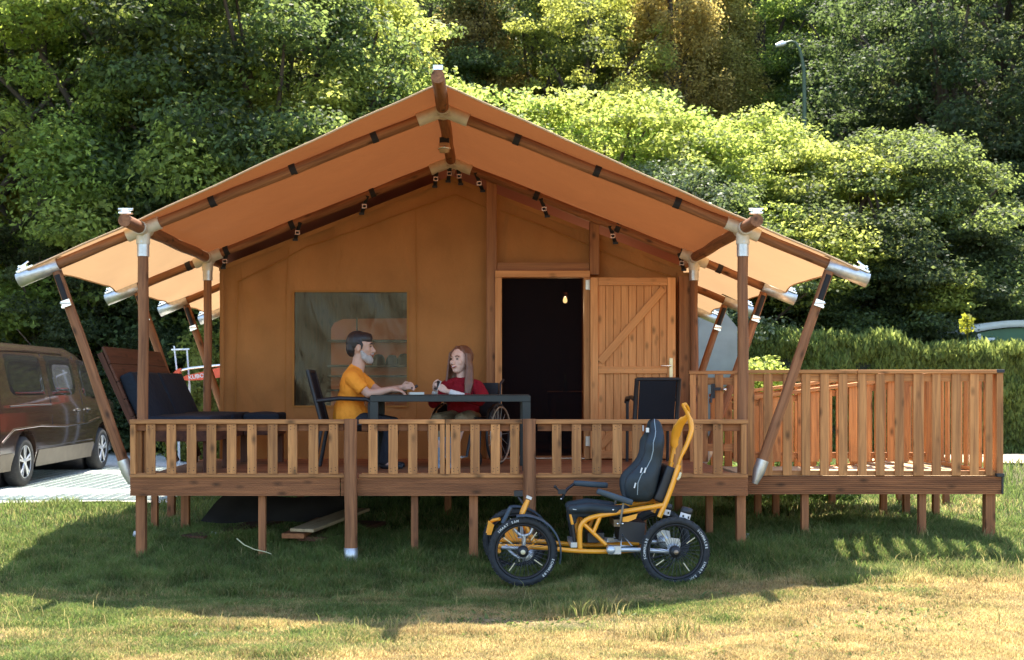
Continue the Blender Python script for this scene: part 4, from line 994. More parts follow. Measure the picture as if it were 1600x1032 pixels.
# ------------------------------------------------------------------ furniture on the deck
M['alu'] = simple('dark_grey_aluminium', (.030, .034, .028), .6, .0, var=.1)
M['mesh'] = cloth('black_sling_fabric', (.020, .022, .028), var=.2, fine=400)
def cushion_mesh(d, bev=.03, seg=3, puff=.012):
    m = MB(); m.box((0, 0, 0), d); me = m.mesh('cushion'); bm = bmesh.new(); bm.from_mesh(me)
    bmesh.ops.bevel(bm, geom=bm.edges[:], offset=bev, segments=seg, affect='EDGES', profile=.6)
    bmesh.ops.subdivide_edges(bm, edges=[e for e in bm.edges if e.calc_length() > .15], cuts=6, use_grid_fill=True)
    for v in bm.verts:
        u = [v.co[i] / (d[i] / 2) for i in range(3)]; k = min(range(3), key=lambda i: d[i])
        o = [i for i in range(3) if i != k]; v.co[k] += math.copysign(1, v.co[k]) * puff * max(0, 1 - u[o[0]] ** 2) * max(0, 1 - u[o[1]] ** 2) + .004 * math.sin(23 * v.co.x + 17 * v.co.y + 11 * v.co.z)
    bm.to_mesh(me); bm.free(); return me
def cushion(name, c, d, mat, parent, rot=(0, 0, 0), **k):
    return mobj(name, cushion_mesh(d, **k), mat, parent, Matrix.Translation(Vector(c)) @ Euler(rot).to_matrix().to_4x4(), True)
# lounge sofa along the left side
sofa = thing('lounge_sofa', 'wooden lounge bench with dark navy cushions and high plank back, left on the deck', 'sofa', (-2.75, 12.2, FZ))
pt, pb = Vector((-3.36, 0, 1.93)), Vector((-3.03, 0, 1.16))
bd = (pt - pb)
for i in range(5):
    a = pb + bd * (i / 5); b = pb + bd * ((i + 1) / 5) - bd.normalized() * .006; c = (a + b) / 2
    ang = math.atan2(bd.x, bd.z)
    bx('back_board', (c.x - .011, 11.25, c.z - (b - a).length / 2), (c.x + .011, 13.22, c.z + (b - a).length / 2), M['darkwood']['y'], sofa, rot=(0, ang, 0))
for y in (11.3, 12.2, 13.15): plank('back_brace', pb + Vector((-.03, y, -.3)) - Vector((-.13, 0, 0)) , pt + Vector((-.03, y, -.06)), .05, .05, M['darkwood'], sofa)
ang = math.atan2(bd.x, bd.z)
for y0, y1 in ((11.28, 12.22), (12.25, 13.2)):
    c = pb + bd * .36 + Vector((.085, (y0 + y1) / 2, 0)); cushion('back_cushion', c, (.12, y1 - y0, .55), M['navy'], sofa, rot=(0, ang, 0))
    cushion('seat_cushion', (-2.72, (y0 + y1) / 2, 1.255), (.62, y1 - y0, .11), M['navy'], sofa)
cushion('seat_cushion', (-2.22, 12.95, 1.255), (.36, .5, .10), M['navy'], sofa)
bx('seat_frame', (-3.02, 11.28, 1.09), (-2.40, 13.2, 1.19), M['darkwood'], sofa); bx('seat_frame', (-2.39, 12.7, 1.09), (-2.05, 13.2, 1.19), M['darkwood'], sofa)
for x, y in ((-2.98, 11.36), (-2.45, 11.36), (-2.98, 13.1), (-2.45, 13.1), (-2.1, 13.1), (-2.45, 12.2)): bx('leg', (x - .04, y - .04, FZ), (x + .04, y + .04, 1.088), M['darkwood'], sofa)
# patio table
tab = thing('patio_table', 'long dark grey metal patio table between the man and the woman', 'table', (-.34, 12.15, FZ))
TY0, TY1 = 11.75, 12.55; KT = TY0 / FPX; tx0, tx1, tz = (578 - 757) * KT, (829 - 757) * KT, 1.6 - 17.5 * KT
bx('tabletop', (tx0 + .01, TY0 + .01, tz - .006), (tx1 - .01, TY1 - .01, tz), M['alu'], tab, bev=.001)
for a, b in (((tx0, TY0, tz - .062), (tx1, TY0 + .03, tz - .007)), ((tx0, TY1 - .03, tz - .062), (tx1, TY1, tz - .007)), ((tx0, TY0 + .031, tz - .062), (tx0 + .03, TY1 - .031, tz - .007)), ((tx1 - .03, TY0 + .031, tz - .062), (tx1, TY1 - .031, tz - .007))): bx('apron', a, b, M['alu'], tab)
for x in (tx0, tx1 - .075):
    for y in (TY0, TY1 - .06): bx('leg', (x, y, FZ), (x + .075, y + .06, tz - .063), M['alu'], tab)
def patio_chair(label, loc, rz_, seatw=.46, bh=.90, grp='sling chairs on the deck'):
    """facing +x locally, origin on the floor under the seat"""
    o = thing('patio_chair', label, 'chair', loc, rz_, grp); W = WM[o.name]
    def A(mb, name, mat, par=o):
        ob = mobj(name, mb.mesh(name), mat, par, W); return ob
    h = seatw / 2
    m = MB(); m.box((0, 0, .42), (.46, seatw - .06, .02)); A(m, 'seat', M['mesh'])
    m = MB(); m.add([(-.22, -h + .03, .42), (-.22, h - .03, .42), (-.34, h - .03, bh), (-.34, -h + .03, bh), (-.24, -h + .03, .42), (-.24, h - .03, .42), (-.362, h - .03, bh), (-.362, -h + .03, bh)],
        [(0, 1, 2, 3), (7, 6, 5, 4), (0, 3, 7, 4), (1, 5, 6, 2), (3, 2, 6, 7), (0, 4, 5, 1)]); A(m, 'backrest', M['mesh'])
    for s in (-1, 1):
        m = MB(); m.tube([(.24, s * h, 0), (.22, s * h, .42), (.22, s * h, .62)], .016, 8); A(m, 'leg', M['black'])
        m = MB(); m.tube([(-.30, s * h, 0), (-.22, s * h, .42), (-.355, s * h, bh + .02)], .019, 8, flat=1.2); A(m, 'leg', M['black'])
        m = MB(); m.tube([(-.27, s * h, .64), (-.05, s * h, .665), (.20, s * h, .655), (.26, s * h, .61)], .020, 8, flat=1.4); A(m, 'armrest', M['black'])
        m = MB(); m.tube([(-.23, s * h, .42), (.22, s * h, .42)], .014, 8); A(m, 'seat_rail', M['black'])
    m = MB(); m.tube([(-.355, -h, bh + .015), (-.355, h, bh + .015)], .019, 8); A(m, 'top_rail', M['black'])
    return o
patio_chair('black high backed patio chair that the man in the orange shirt sits on', ((541 - 757) * .006075 + .02, 12.15, FZ), 0)
patio_chair('empty black sling chair in front of the open wooden door', (PX(1018, 0, 12.95).x, 12.95, FZ), math.radians(93), .42, .83)

# ------------------------------------------------------------------ people
M['skin'] = simple('skin', (.56, .33, .235), .5, var=.06, scale=20)
M['skinpale'] = simple('pale_skin', (.74, .47, .36), .5, var=.05, scale=20)
M['tee'] = cloth('orange_cotton', (.90, .32, .035), var=.08, wscale=9, wstr=.5)
M['charcoal'] = cloth('charcoal_trousers', (.035, .036, .042), var=.15, wscale=9, wstr=.4)
M['hair'] = simple('dark_hair', (.022, .018, .018), .5, var=.4, scale=60)
M['grey'] = simple('grey_beard', (.40, .38, .36), .8, var=.3, scale=90)
M['auburn'] = simple('auburn_hair', (.17, .075, .042), .42, var=.2, scale=30)
M['knit'] = cloth('red_knit', (.26, .012, .022), var=.2, wscale=14, wstr=.5, fine=120)
M['white'] = simple('white_cloth', (.72, .70, .68), .8, var=.06)
M['khaki'] = cloth('khaki_checked', (.30, .23, .145), var=.25, wscale=12, wstr=.5)
M['eye'] = simple('dark_eye', (.02, .015, .012), .3, var=.1); M['lip'] = simple('lip', (.42, .13, .11), .5, var=.05)
def hand(mb, wrist, palm_end, curl, side, s=1.0, thumb=None):
    """palm from the wrist, five fingers of different length bending towards 'curl'; side = across the palm"""
    w = Vector(wrist); p = Vector(palm_end); d = (p - w).normalized(); c = Vector(curl).normalized(); a = Vector(side).normalized()
    mb.limb([w, lerp(w, p, .55)], [.024 * s, .027 * s], 10)
    for k in range(4): mb.limb([lerp(w, p, .35) + a * (k - 1.5) * .012 * s, p + a * (k - 1.5) * .019 * s], [.015 * s, .0125 * s], 8)
    L = [.030, .036, .033, .024]
    for k in range(4):
        b = p + a * (k - 1.5) * .019 * s; l = L[k] * s
        j1 = b + (d * .85 + c * .35).normalized() * l; j2 = j1 + (d * .45 + c * .85).normalized() * l * .8; j3 = j2 + (d * .05 + c).normalized() * l * .55
        mb.limb([b, j1, j2, j3], [.0105 * s, .0098 * s, .009 * s, .008 * s], 8)
    t = Vector(thumb) if thumb else -a
    b = lerp(w, p, .3) + t * .024 * s; j1 = b + (t * .6 + d * .7).normalized() * .034 * s; j2 = j1 + (d * .8 + c * .5).normalized() * .028 * s
    mb.limb([b, j1, j2], [.013 * s, .0115 * s, .009 * s], 8)
def head(mb, c, f, s=1.0, up=(0, 0, 1)):
    """c = skull centre, f = direction the face looks; returns helper that places features"""
    f = Vector(f).normalized(); u = Vector(up).normalized(); u = (u - f * u.dot(f)).normalized(); r = f.cross(u)
    R = Matrix((f, r, u)).transposed(); c = Vector(c)
    def q(a, b, z): return c + f * a * s + r * b * s + u * z * s
    def B(a, b, z, rad, sc=(1, 1, 1)): mb.ball(q(a, b, z), rad * s, 14, sc, R)
    B(-.012, 0, .012, .098, (1, .80, .98)); B(.022, 0, -.035, .072, (.95, .86, 1.1)); B(.040, 0, -.082, .040, (1, 1.0, .85)); B(.058, 0, -.092, .022, (1, 1.2, .9))
    B(.070, 0, .022, .030, (.7, 1.7, .5)); B(.055, .035, -.025, .026); B(.055, -.035, -.025, .026)
    mb.limb([q(.082, 0, .008), q(.098, 0, -.018), q(.108, 0, -.034)], [.008 * s, .011 * s, .014 * s], 8)
    B(.096, .011, -.038, .009); B(.096, -.011, -.038, .009); B(.086, 0, -.062, .017, (.7, 1.3, .7))
    for k in (-1, 1): B(-.008, k * .080, -.018, .030, (.62, .30, 1.0)); B(.0, k * .084, -.006, .012, (.8, .5, 1))
    return q, R
def face_bits(q, R, s, par, smile=False):
    m = MB()
    for k in (-1, 1): m.ball(q(.083, k * .031, .002), .0085 * s, 8, (.6, 1.3, .7), R)
    m.obj('eyes', M['eye'], par)
    m = MB()
    for k in (-1, 1): m.limb([q(.090, k * .016, .023), q(.088, k * .034, .028), q(.078, k * .048, .020)], [.004 * s, .0045 * s, .003 * s], 6)
    m.obj('eyebrows', M['hair'] if not smile else M['auburn'], par)
    m = MB()
    m.limb([q(.083, -.026, -.056), q(.096, -.012, -.065), q(.099, 0, -.067), q(.096, .012, -.065), q(.083, .026, -.056)], [.003 * s, .0055 * s, .006 * s, .0055 * s, .003 * s], 6)
    m.obj('lips', M['lip'], par)
    if smile:
        m = MB(); m.limb([q(.090, -.017, -.059), q(.100, 0, -.063), q(.090, .017, -.059)], [.003 * s, .0048 * s, .003 * s], 6); m.obj('teeth', M['white'], par)
# the man
YM = 12.15
def P(px, py, dy=0): v = PX(px, py, YM); v.y += dy; return v
man = thing('person', 'bearded man in an orange t-shirt sitting in profile at the left end of the table', 'person', (P(546, 0).x, YM, FZ))
b = MB()
q, R = head(b, P(565, 541.5), (1, -.12, -.06), 1.17)
b.limb([P(555, 586), P(560, 570), P(563, 556)], [.074, .066, .064])
b.ball(P(552, 606), .15, 16, (.80, 1.22, 1.15)); b.ball(P(547, 630), .14, 16, (.86, 1.12, 1.1)); b.ball(P(549, 652), .15, 16, (.95, 1.15, .8)); b.limb([P(554, 590, -.15), P(554, 590, .15)], [.065, .065])
b.limb([P(553, 591, -.20), P(565, 603, -.235), P(579, 615, -.24)], [.058, .050, .040]); b.limb([P(579, 615, -.24), P(594, 613, -.22), P(613, 608.5, -.19)], [.042, .038, .026])
b.limb([P(560, 591, .19), P(576, 604, .20), P(592, 613, .16)], [.055, .048, .040]); b.limb([P(592, 613, .16), P(606, 610, .10), P(626, 606, .03)], [.040, .036, .026])
hand(b, P(613, 608.5, -.19), P(626, 610, -.185), (.4, .1, -.9), (0, 1, .15), 1.05, thumb=(.2, .9, .3))
hand(b, P(627, 606, .03), P(637, 603, .02), (.5, -.5, -.5), (0, .3, 1), 1.0, thumb=(0, -.3, .9))
for s in (-1, 1):
    b.limb([P(549, 657, s * .09), P(580, 660, s * .12), P(612, 663, s * .13)], [.088, .076, .058]); b.limb([P(612, 663, s * .13), P(608, 690, s * .13), P(600, 721, s * .13)], [.056, .052, .036])
    b.limb([P(600, 722, s * .13), P(612, 727, s * .135), P(625, 728.5, s * .14)], [.036, .034, .024])
body = flesh(b, 'body', M['skin'], man, .0055)
face_bits(q, R, 1.17, man)
m = MB(); m.ball(q(-.035, 0, .030), .117, 14, (1, .84, .98), R); m.ball(q(-.075, 0, -.02), .078, 12, (.8, 1.15, 1.1), R); m.limb([q(.055, -.025, .083), q(.062, .0, .088), q(.055, .025, .083)], [.022, .024, .022]); m.ball(q(.012, 0, .062), .092, 12, (1, .95, .72), R)
for s in (-1, 1): m.limb([q(-.02, s * .076, .035), q(.022, s * .074, .01), q(.018, s * .074, -.02)], [.014, .010, .007])
flesh(m, 'hair', M['hair'], man, .008, 2)
m = MB(); m.limb([q(.018, -.068, -.045), q(.04, -.050, -.085), q(.068, -.02, -.108), q(.074, 0, -.112), q(.068, .02, -.108), q(.04, .050, -.085), q(.018, .068, -.045)], [.016, .034, .038, .036, .038, .034, .016])
m.ball(q(.055, 0, -.088), .050, 12, (.9, 1.0, .7), R)
m.limb([q(.092, -.026, -.062), q(.102, 0, -.050), q(.092, .026, -.062)], [.007, .008, .007]); flesh(m, 'beard', M['grey'], man, .007, 2)
m = MB(); m.ball(P(552, 606), .165, 16, (.80, 1.22, 1.13)); m.ball(P(547, 630), .155, 16, (.87, 1.12, 1.1)); m.ball(P(548, 650), .178, 16, (.98, 1.16, .80)); m.limb([P(554, 589.5, -.16), P(555, 583), P(554, 589.5, .16)], [.072, .080, .072]); m.limb([P(550, 592), P(555.5, 579.5)], [.10, .079])
m.limb([P(553, 591, -.19), P(566, 604, -.24)], [.072, .064]); m.tube([P(564, 602, -.235), P(571.5, 609, -.242)], [.062, .068], 14); m.limb([P(560, 591, .18), P(574, 603, .20)], [.068, .064]); m.ball(P(546, 641), .168, 16, (.92, 1.14, .9))
flesh(m, 'shirt', M['tee'], man, .010, 3)
m = MB()
m.ball(P(549, 657), .158, 16, (1, 1.12, .68))
for s in (-1, 1): m.limb([P(549, 658, s * .09), P(580, 660, s * .12), P(613, 663, s * .13)], [.098, .088, .070]); m.limb([P(613, 663, s * .13), P(609, 690, s * .13), P(601, 719, s * .13)], [.070, .064, .056])
flesh(m, 'trousers', M['charcoal'], man, .011, 3)
m = MB()
for s in (-1, 1): m.limb([P(599, 726, s * .13), P(612, 727.5, s * .135), P(627, 728, s * .14)], [.034, .038, .030])
flesh(m, 'shoes', M['black'], man, .011, 2)
# the woman and her wheelchair
YWm = 12.72
def P(px, py, dy=0): v = PX(px, py, YWm); v.y += dy; return v
wo = thing('person', 'smiling woman with long auburn hair and red sweater holding a phone at the table', 'person', (P(722, 0).x, YWm, FZ))
b = MB()
q, R = head(b, P(719, 562.5), (-.58, -.82, .04), 1.2)
b.limb([P(722, 603), P(721, 590), P(720.5, 578)], [.055, .048, .050])
b.ball(P(722, 617), .135, 16, (1.22, .85, 1.1)); b.ball(P(724, 640), .13, 16, (1.1, .9, 1.1)); b.ball(P(725, 655), .15, 16, (1.15, 1, .75)); b.limb([P(700, 603, .05), P(744, 603, -.05)], [.055, .055])
b.limb([P(697, 605, .06), P(684, 622, -.06), P(678, 630, -.16)], [.052, .046, .038]); b.limb([P(678, 630, -.16), P(680, 620, -.25), P(682, 611, -.32)], [.037, .032, .024])
b.limb([P(746, 605, -.06), P(753, 618, -.18), P(748, 626, -.30)], [.054, .048, .040]); b.limb([P(748, 626, -.30), P(726, 620, -.36), P(704, 612, -.38)], [.038, .034, .024])
hand(b, P(682, 611, -.32), P(681, 602, -.34), (.7, -.4, .2), (.3, .9, 0), .95, thumb=(.8, -.2, .2))
hand(b, P(702, 612, -.38), P(692, 607, -.39), (-.5, .5, .5), (.1, .4, .9), .95, thumb=(-.1, -.2, .9))
for s, kx, fx in ((-1, 686, 690), (1, 722, 712)):
    b.limb([P(725 + s * 12, 655), P(kx, 656, -.46)], [.085, .058]); b.limb([P(kx, 656, -.46), P(fx, 690, -.47), P(fx, 716, -.45)], [.054, .050, .034]); b.limb([P(fx, 718, -.45), P(fx - 3, 724, -.58)], [.032, .026])
flesh(b, 'body', M['skinpale'], wo, .0055)
face_bits(q, R, 1.2, wo, True)
m = MB(); m.ball(q(-.038, 0, .030), .117, 16, (1, .90, .98), R); m.ball(q(-.012, 0, .064), .084, 14, (1, 1.1, .62), R)
for k in range(30):
    a = -1.25 + 2.5 * k / 29; sd = math.sin(a) * 1.0; bk = -math.cos(a)
    st = q(.0 + bk * .05, sd * .075, .05); md = q(-.01 + bk * .075 + .02 * abs(sd), sd * .105, -.06); en = q(-.02 + bk * .07 + .05 * abs(sd), sd * .13 + .004 * random.uniform(-1, 1), -.20); e2 = q(.0 + bk * .06 + .06 * abs(sd), sd * .125 + .012 * random.uniform(-1, 1), -.345 - .04 * random.random() + .05 * (sd < 0))
    m.limb([st, md, en, e2], [.022, .025, .022, .008], 6)
for s in (-1, 1):
    for k in range(4): m.limb([q(.02 - .012 * k, s * .022, .108 - .004 * k), q(.030 - .02 * k, s * .084, .050), q(.030 - .012 * k, s * .096, -.05), q(.05 - .01 * k, s * (.100 + .006 * k), -.20), q(.06, s * (.10 + .006 * k), -.33)], [.013, .015, .016, .014, .006], 6)
flesh(m, 'hair', M['auburn'], wo, .0065, 1)
m = MB(); m.ball(P(722, 617), .150, 16, (1.2, .88, 1.1)); m.ball(P(724, 640), .148, 16, (1.1, .95, 1.0)); m.limb([P(698, 603.0, .05), P(721, 598), P(744, 603.0, -.05)], [.062, .070, .062])
m.limb([P(697, 605, .06), P(684, 622, -.06), P(678, 630, -.16)], [.066, .062, .052]); m.limb([P(678, 630, -.16), P(680, 622, -.23)], [.050, .042])
m.limb([P(746, 605, -.06), P(754, 618, -.18), P(749, 626, -.30)], [.068, .066, .056]); m.limb([P(749, 626, -.30), P(728, 621, -.355)], [.054, .046]); flesh(m, 'sweater', M['knit'], wo, .010, 3)
m = MB(); m.limb([P(728, 621, -.355), P(706, 613, -.378)], [.040, .030]); m.limb([P(680, 621, -.24), P(682, 612, -.315)], [.036, .029]); flesh(m, 'cuffs', M['white'], wo, .008, 2)
m = MB(); m.ball(P(725, 655), .160, 16, (1.15, 1.05, .72))
for s, kx, fx in ((-1, 686, 690), (1, 722, 712)): m.limb([P(725 + s * 12, 655), P(kx, 655, -.46)], [.098, .074]); m.limb([P(kx, 656, -.46), P(fx, 676, -.465)], [.070, .064])
flesh(m, 'trousers', M['khaki'], wo, .011, 3)
m = MB()
for s, kx, fx in ((-1, 686, 690), (1, 722, 712)): m.limb([P(fx, 680, -.465), P(fx, 714, -.45)], [.058, .050]); m.limb([P(fx, 719, -.45), P(fx - 3, 724, -.59)], [.042, .034])
flesh(m, 'boots', simple('pale_blue_boots', (.30, .36, .42), .5, var=.1), wo, .011, 2)
m = MB(); m.ball(q(.02, 0, -.275), .010, 8); m.obj('pendant', M['chrome'], wo)
# what they hold and what lies on the table
o = thing('phone', 'black phone with white edge in the woman\'s hands', 'phone', P(686, 605, -.36)); mm = MB(); mm.box(P(686, 602.5, -.375), (.010, .055, .10), Euler((.2, .35, .6)).to_matrix()); mm.obj('case', M['white'], o); mm = MB(); mm.box(P(685.2, 602.5, -.385), (.008, .050, .092), Euler((.2, .35, .6)).to_matrix()); mm.obj('screen', M['black'], o)
mm = MB(); c = PX(643, 608, 12.14); mm.tube([c, c + Vector((.055, .02, .03))], .014, 8, flat=.6); tag(mm.obj('phone', M['black']), 'small dark phone in the man\'s hands above the table', 'phone')
mm = MB(); c = Vector((PX(650, 0, 12.1).x, 12.1, tz + .012)); mm.box(c, (.14, .10, .022), Euler((0, 0, .2)).to_matrix()); tag(mm.obj('notebook', simple('pale_paper', (.62, .63, .55), .8, var=.05)), 'thin pale notebook lying on the table by the man\'s hands', 'notebook')
wch = thing('wheelchair', 'black wheelchair the woman in the red sweater sits in', 'wheelchair', (P(733, 0).x, YWm + .02, FZ), math.radians(-22)); W = WM[wch.name]
def A(mb, name, mat, par=wch): return mobj(name, mb.mesh(name), mat, par, W)
for s in (-1, 1):
    m = MB(); Rr = .295; c = Vector((s * .30, .02, .30)); m.tube([c + Vector((0, Rr * math.cos(a), Rr * math.sin(a))) for a in [2 * PI * k / 40 for k in range(40)]], .014, 8, closed=True); wh = A(m, 'wheel', M['black'])
    m = MB(); m.tube([c + Vector((s * .03, .27 * math.cos(a), .27 * math.sin(a))) for a in [2 * PI * k / 40 for k in range(40)]], .008, 8, closed=True); A(m, 'push_rim', simple('beige_rim', (.55, .45, .34), .4, .3), wh)
    m = MB()
    for k in range(16): a = 2 * PI * k / 16; m.tube([c, c + Vector((0, .285 * math.cos(a), .285 * math.sin(a)))], .0022, 5)
    m.tube([c - Vector((.03, 0, 0)), c + Vector((.03, 0, 0))], .03, 12); A(m, 'spokes', M['steel'], wh)
    m = MB(); m.tube([(s * .24, .22, .50), (s * .24, .24, .80), (s * .24, .32, .84)], .013, 8); A(m, 'push_handle', M['black'])
    m = MB(); m.tube([(s * .22, .2, .46), (s * .22, -.28, .46), (s * .18, -.40, .30), (s * .16, -.44, .10)], .014, 8); A(m, 'side_frame', M['black'])
    m = MB(); m.add([(s * .262, .22, .42), (s * .262, -.22, .42), (s * .262, -.18, .54), (s * .262, .0, .60), (s * .262, .22, .60), (s * .27, .22, .42), (s * .27, -.22, .42), (s * .27, -.18, .54), (s * .27, .0, .60), (s * .27, .22, .60)], [(0, 1, 2, 3, 4), (9, 8, 7, 6, 5), (0, 5, 6, 1), (1, 6, 7, 2), (2, 7, 8, 3), (3, 8, 9, 4), (4, 9, 5, 0)]); A(m, 'side_guard', M['black'])
    m = MB(); m.lathe([(.0, -.015), (.065, -.015), (.07, 0), (.065, .015), (0, .015)], (s * .22, -.30, .07), 16, 'x'); m.tube([(s * .22, -.24, .42), (s * .22, -.27, .16), (s * .22, -.30, .07)], .012, 8); A(m, 'caster', M['black'])
m = MB(); m.box((0, -.02, .455), (.42, .44, .04)); A(m, 'seat', M['black']); m = MB(); m.box((0, .235, .64), (.44, .03, .34)); A(m, 'backrest', M['black']); m = MB(); m.box((0, -.46, .10), (.30, .14, .012)); A(m, 'footrest', M['steel'])

# ------------------------------------------------------------------ inside the tent
cup = thing('cupboard', 'orange fabric cupboard with dark shelves behind the tent window', 'cupboard', (-1.2, 14.9, FZ))
M['orangecloth'] = cloth('orange_red_cloth', (.62, .16, .06), var=.1)
kc = 14.6 / FPX
def cx_(px): return (px - 757) * kc
def cz_(py): return 1.6 - (py - 600) * kc
poly = [(cx_(513), FZ + .02), (cx_(513), cz_(512)), (cx_(518), cz_(503)), (cx_(532), cz_(497)), (cx_(700), cz_(495)), (cx_(700), FZ + .02)]
m = MB(); m.prism(poly, 14.86, 14.9, 'y'); m.obj('back_panel', M['orangecloth'], cup)
for py in (533, 572, 588, 610): bx('shelf', (cx_(513), 14.50, cz_(py + 1.5)), (cx_(700), 14.855, cz_(py - 1.5)), M['black'], cup)
bx('upright', (cx_(556) - .008, 14.7, cz_(533)), (cx_(556) + .008, 14.74, cz_(496)), M['black'], cup)
for lab, px, w in (('dark bowl on the cupboard shelf nearest the bearded man', 590, .062), ('dark bowl in the middle of the cupboard shelf', 611, .058), ('dark bowl at the right on the cupboard shelf by the window edge', 630, .066)):
    m = MB(); c = Vector((cx_(px) + .01, 14.62, cz_(570.5))); m.lathe([(0, w * 2.0), (w * .7, w * 1.85), (w * 1.15, w * 1.2), (w * 1.3, .2 * w), (w * 1.32, 0), (0, 0)], c, 20, 'z'); tag(m.obj('bowl', M['black']), lab, 'bowl', 'bowls on the cupboard shelf')
kt = thing('kitchen_bench', 'rough dark wooden bench seen through the open doorway', 'bench', (PX(890, 0, 15).x, 15.2, FZ))
k5 = 15.0 / FPX
bx('top', ((858 - 757) * k5, 15.0, 1.6 - 20 * k5), ((930 - 757) * k5, 15.6, 1.6 - 12 * k5), M['deckwood'], kt)
for px in (861, 924): bx('leg', ((px - 757) * k5, 15.02, FZ), ((px + 8 - 757) * k5, 15.1, 1.6 - 20.2 * k5), M['deckwood'], kt); bx('leg', ((px - 757) * k5, 15.5, FZ), ((px + 8 - 757) * k5, 15.58, 1.6 - 20.2 * k5), M['deckwood'], kt)
m = MB(); c = Vector(((885 - 757) * k5, 15.2, 1.6 - 12 * k5)); m.lathe([(0, 0), (.035, 0), (.035, .12), (.012, .16), (.012, .2), (0, .2)], c, 14, 'z'); tag(m.obj('bottle', simple('bottle_glass', (.05, .07, .05), .2, var=.1)), 'small bottle standing on the bench inside the doorway', 'bottle')
lampi = thing('hanging_lamp', 'small lit lamp glowing inside the dark doorway', 'lamp', PX(883, 467, 15.3))
m = MB(); c = PX(883, 467, 15.3); m.tube([c + Vector((0, 0, .06)), Vector((c.x, c.y, 3.3))], .004, 6); m.obj('cord', M['black'], lampi); m = MB(); m.lathe([(0, .075), (.03, .07), (.034, .03), (.034, .02), (0, .02)], c, 14, 'z'); m.obj('holder', M['chrome'], lampi)
me_, t, b_, o_ = nt('lamp_glow'); em = N(t, 'ShaderNodeEmission'); em.inputs[0].default_value = (1, .62, .25, 1); em.inputs[1].default_value = 5; t.links.new(em.outputs[0], o_.inputs[0])
m = MB(); m.lathe([(0, .02), (.018, .015), (.026, -.02), (.022, -.045), (0, -.055)], c, 14, 'z'); m.obj('bulb', me_, lampi)
pl = bpy.data.objects.new('bulb_light', bpy.data.lights.new('bulb_light', 'POINT')); pl.data.energy = 14; pl.data.color = (1, .65, .35); pl.data.shadow_soft_size = .04; COL.objects.link(pl); pl.location = c + Vector((0, -.05, -.12))
pl_ = thing('porch_lamp', 'small unlit lamp fixed under the ridge pole of the porch', 'lamp', (X0, 11.9, 3.86))
c = Vector((X0 - .02, 11.95, 3.80)); m = MB(); m.box((X0 - .02, 11.97, 3.875), (.09, .06, .05)); m.obj('bracket', M['black'], pl_); m = MB(); m.lathe([(0, .05), (.05, .045), (.055, .0), (.045, -.04), (0, -.045)], c, 16, 'z'); m.obj('glass', simple('amber_glass', (.55, .38, .22), .25, var=.1), pl_)
m = MB(); m.lathe([(.058, .012), (.061, .012), (.061, -.012), (.058, -.012)], c, 16, 'z', closed=True); m.obj('ring', M['chrome'], pl_)

# ------------------------------------------------------------------ under the deck
def lying_plank(label, a, b, w, t, mat):
    o = plank('loose_plank', a, b, w, t, mat, None, up=(0, 0, 1)); return tag(o, label, 'plank', 'loose planks under the deck')
g = float(gz(-1.4, 11.5))
lying_plank('pale loose plank lying on top of the others under the deck', (-1.53, 11.15, g + .10), (-1.10, 12.9, g + .11), .028, .17, M['palewood']) if False else None
bx_ = bx('loose_plank', (-.11, -.80, -.014), (.11, .80, .014), M['palewood'], None, rot=None)
bx_.matrix_basis = Matrix.Translation((-1.42, 11.95, g + .125)) @ Euler((0.02, .01, -.22)).to_matrix().to_4x4(); tag(bx_, 'pale loose plank lying on top of the stack under the deck', 'plank')
b2 = bx('loose_plank', (-.10, -.70, -.022), (.10, .70, .022), M['deckwood'], None); b2.matrix_basis = Matrix.Translation((-1.60, 11.85, g + .062)) @ Euler((0, 0, -.1)).to_matrix().to_4x4(); tag(b2, 'brown plank sticking out at the left below the pale plank', 'plank')
b3 = bx('loose_plank', (-.14, -.7, -.02), (.14, .7, .02), M['darkwood'], None); b3.matrix_basis = Matrix.Translation((-1.30, 11.85, g + .03)) @ Euler((0, 0, -.3)).to_matrix().to_4x4(); tag(b3, 'dark brown plank at the bottom of the stack under the deck', 'plank')
b4 = bx('loose_plank', (-.12, -.75, -.012), (.12, .75, .012), M['darkwood'], None); b4.matrix_basis = Matrix.Translation((-2.32, 12.0, float(gz(-2.3, 12)) + .045)) @ Euler((0, .02, -.35)).to_matrix().to_4x4(); tag(b4, 'dark board lying alone in the grass left of the plank stack', 'plank')
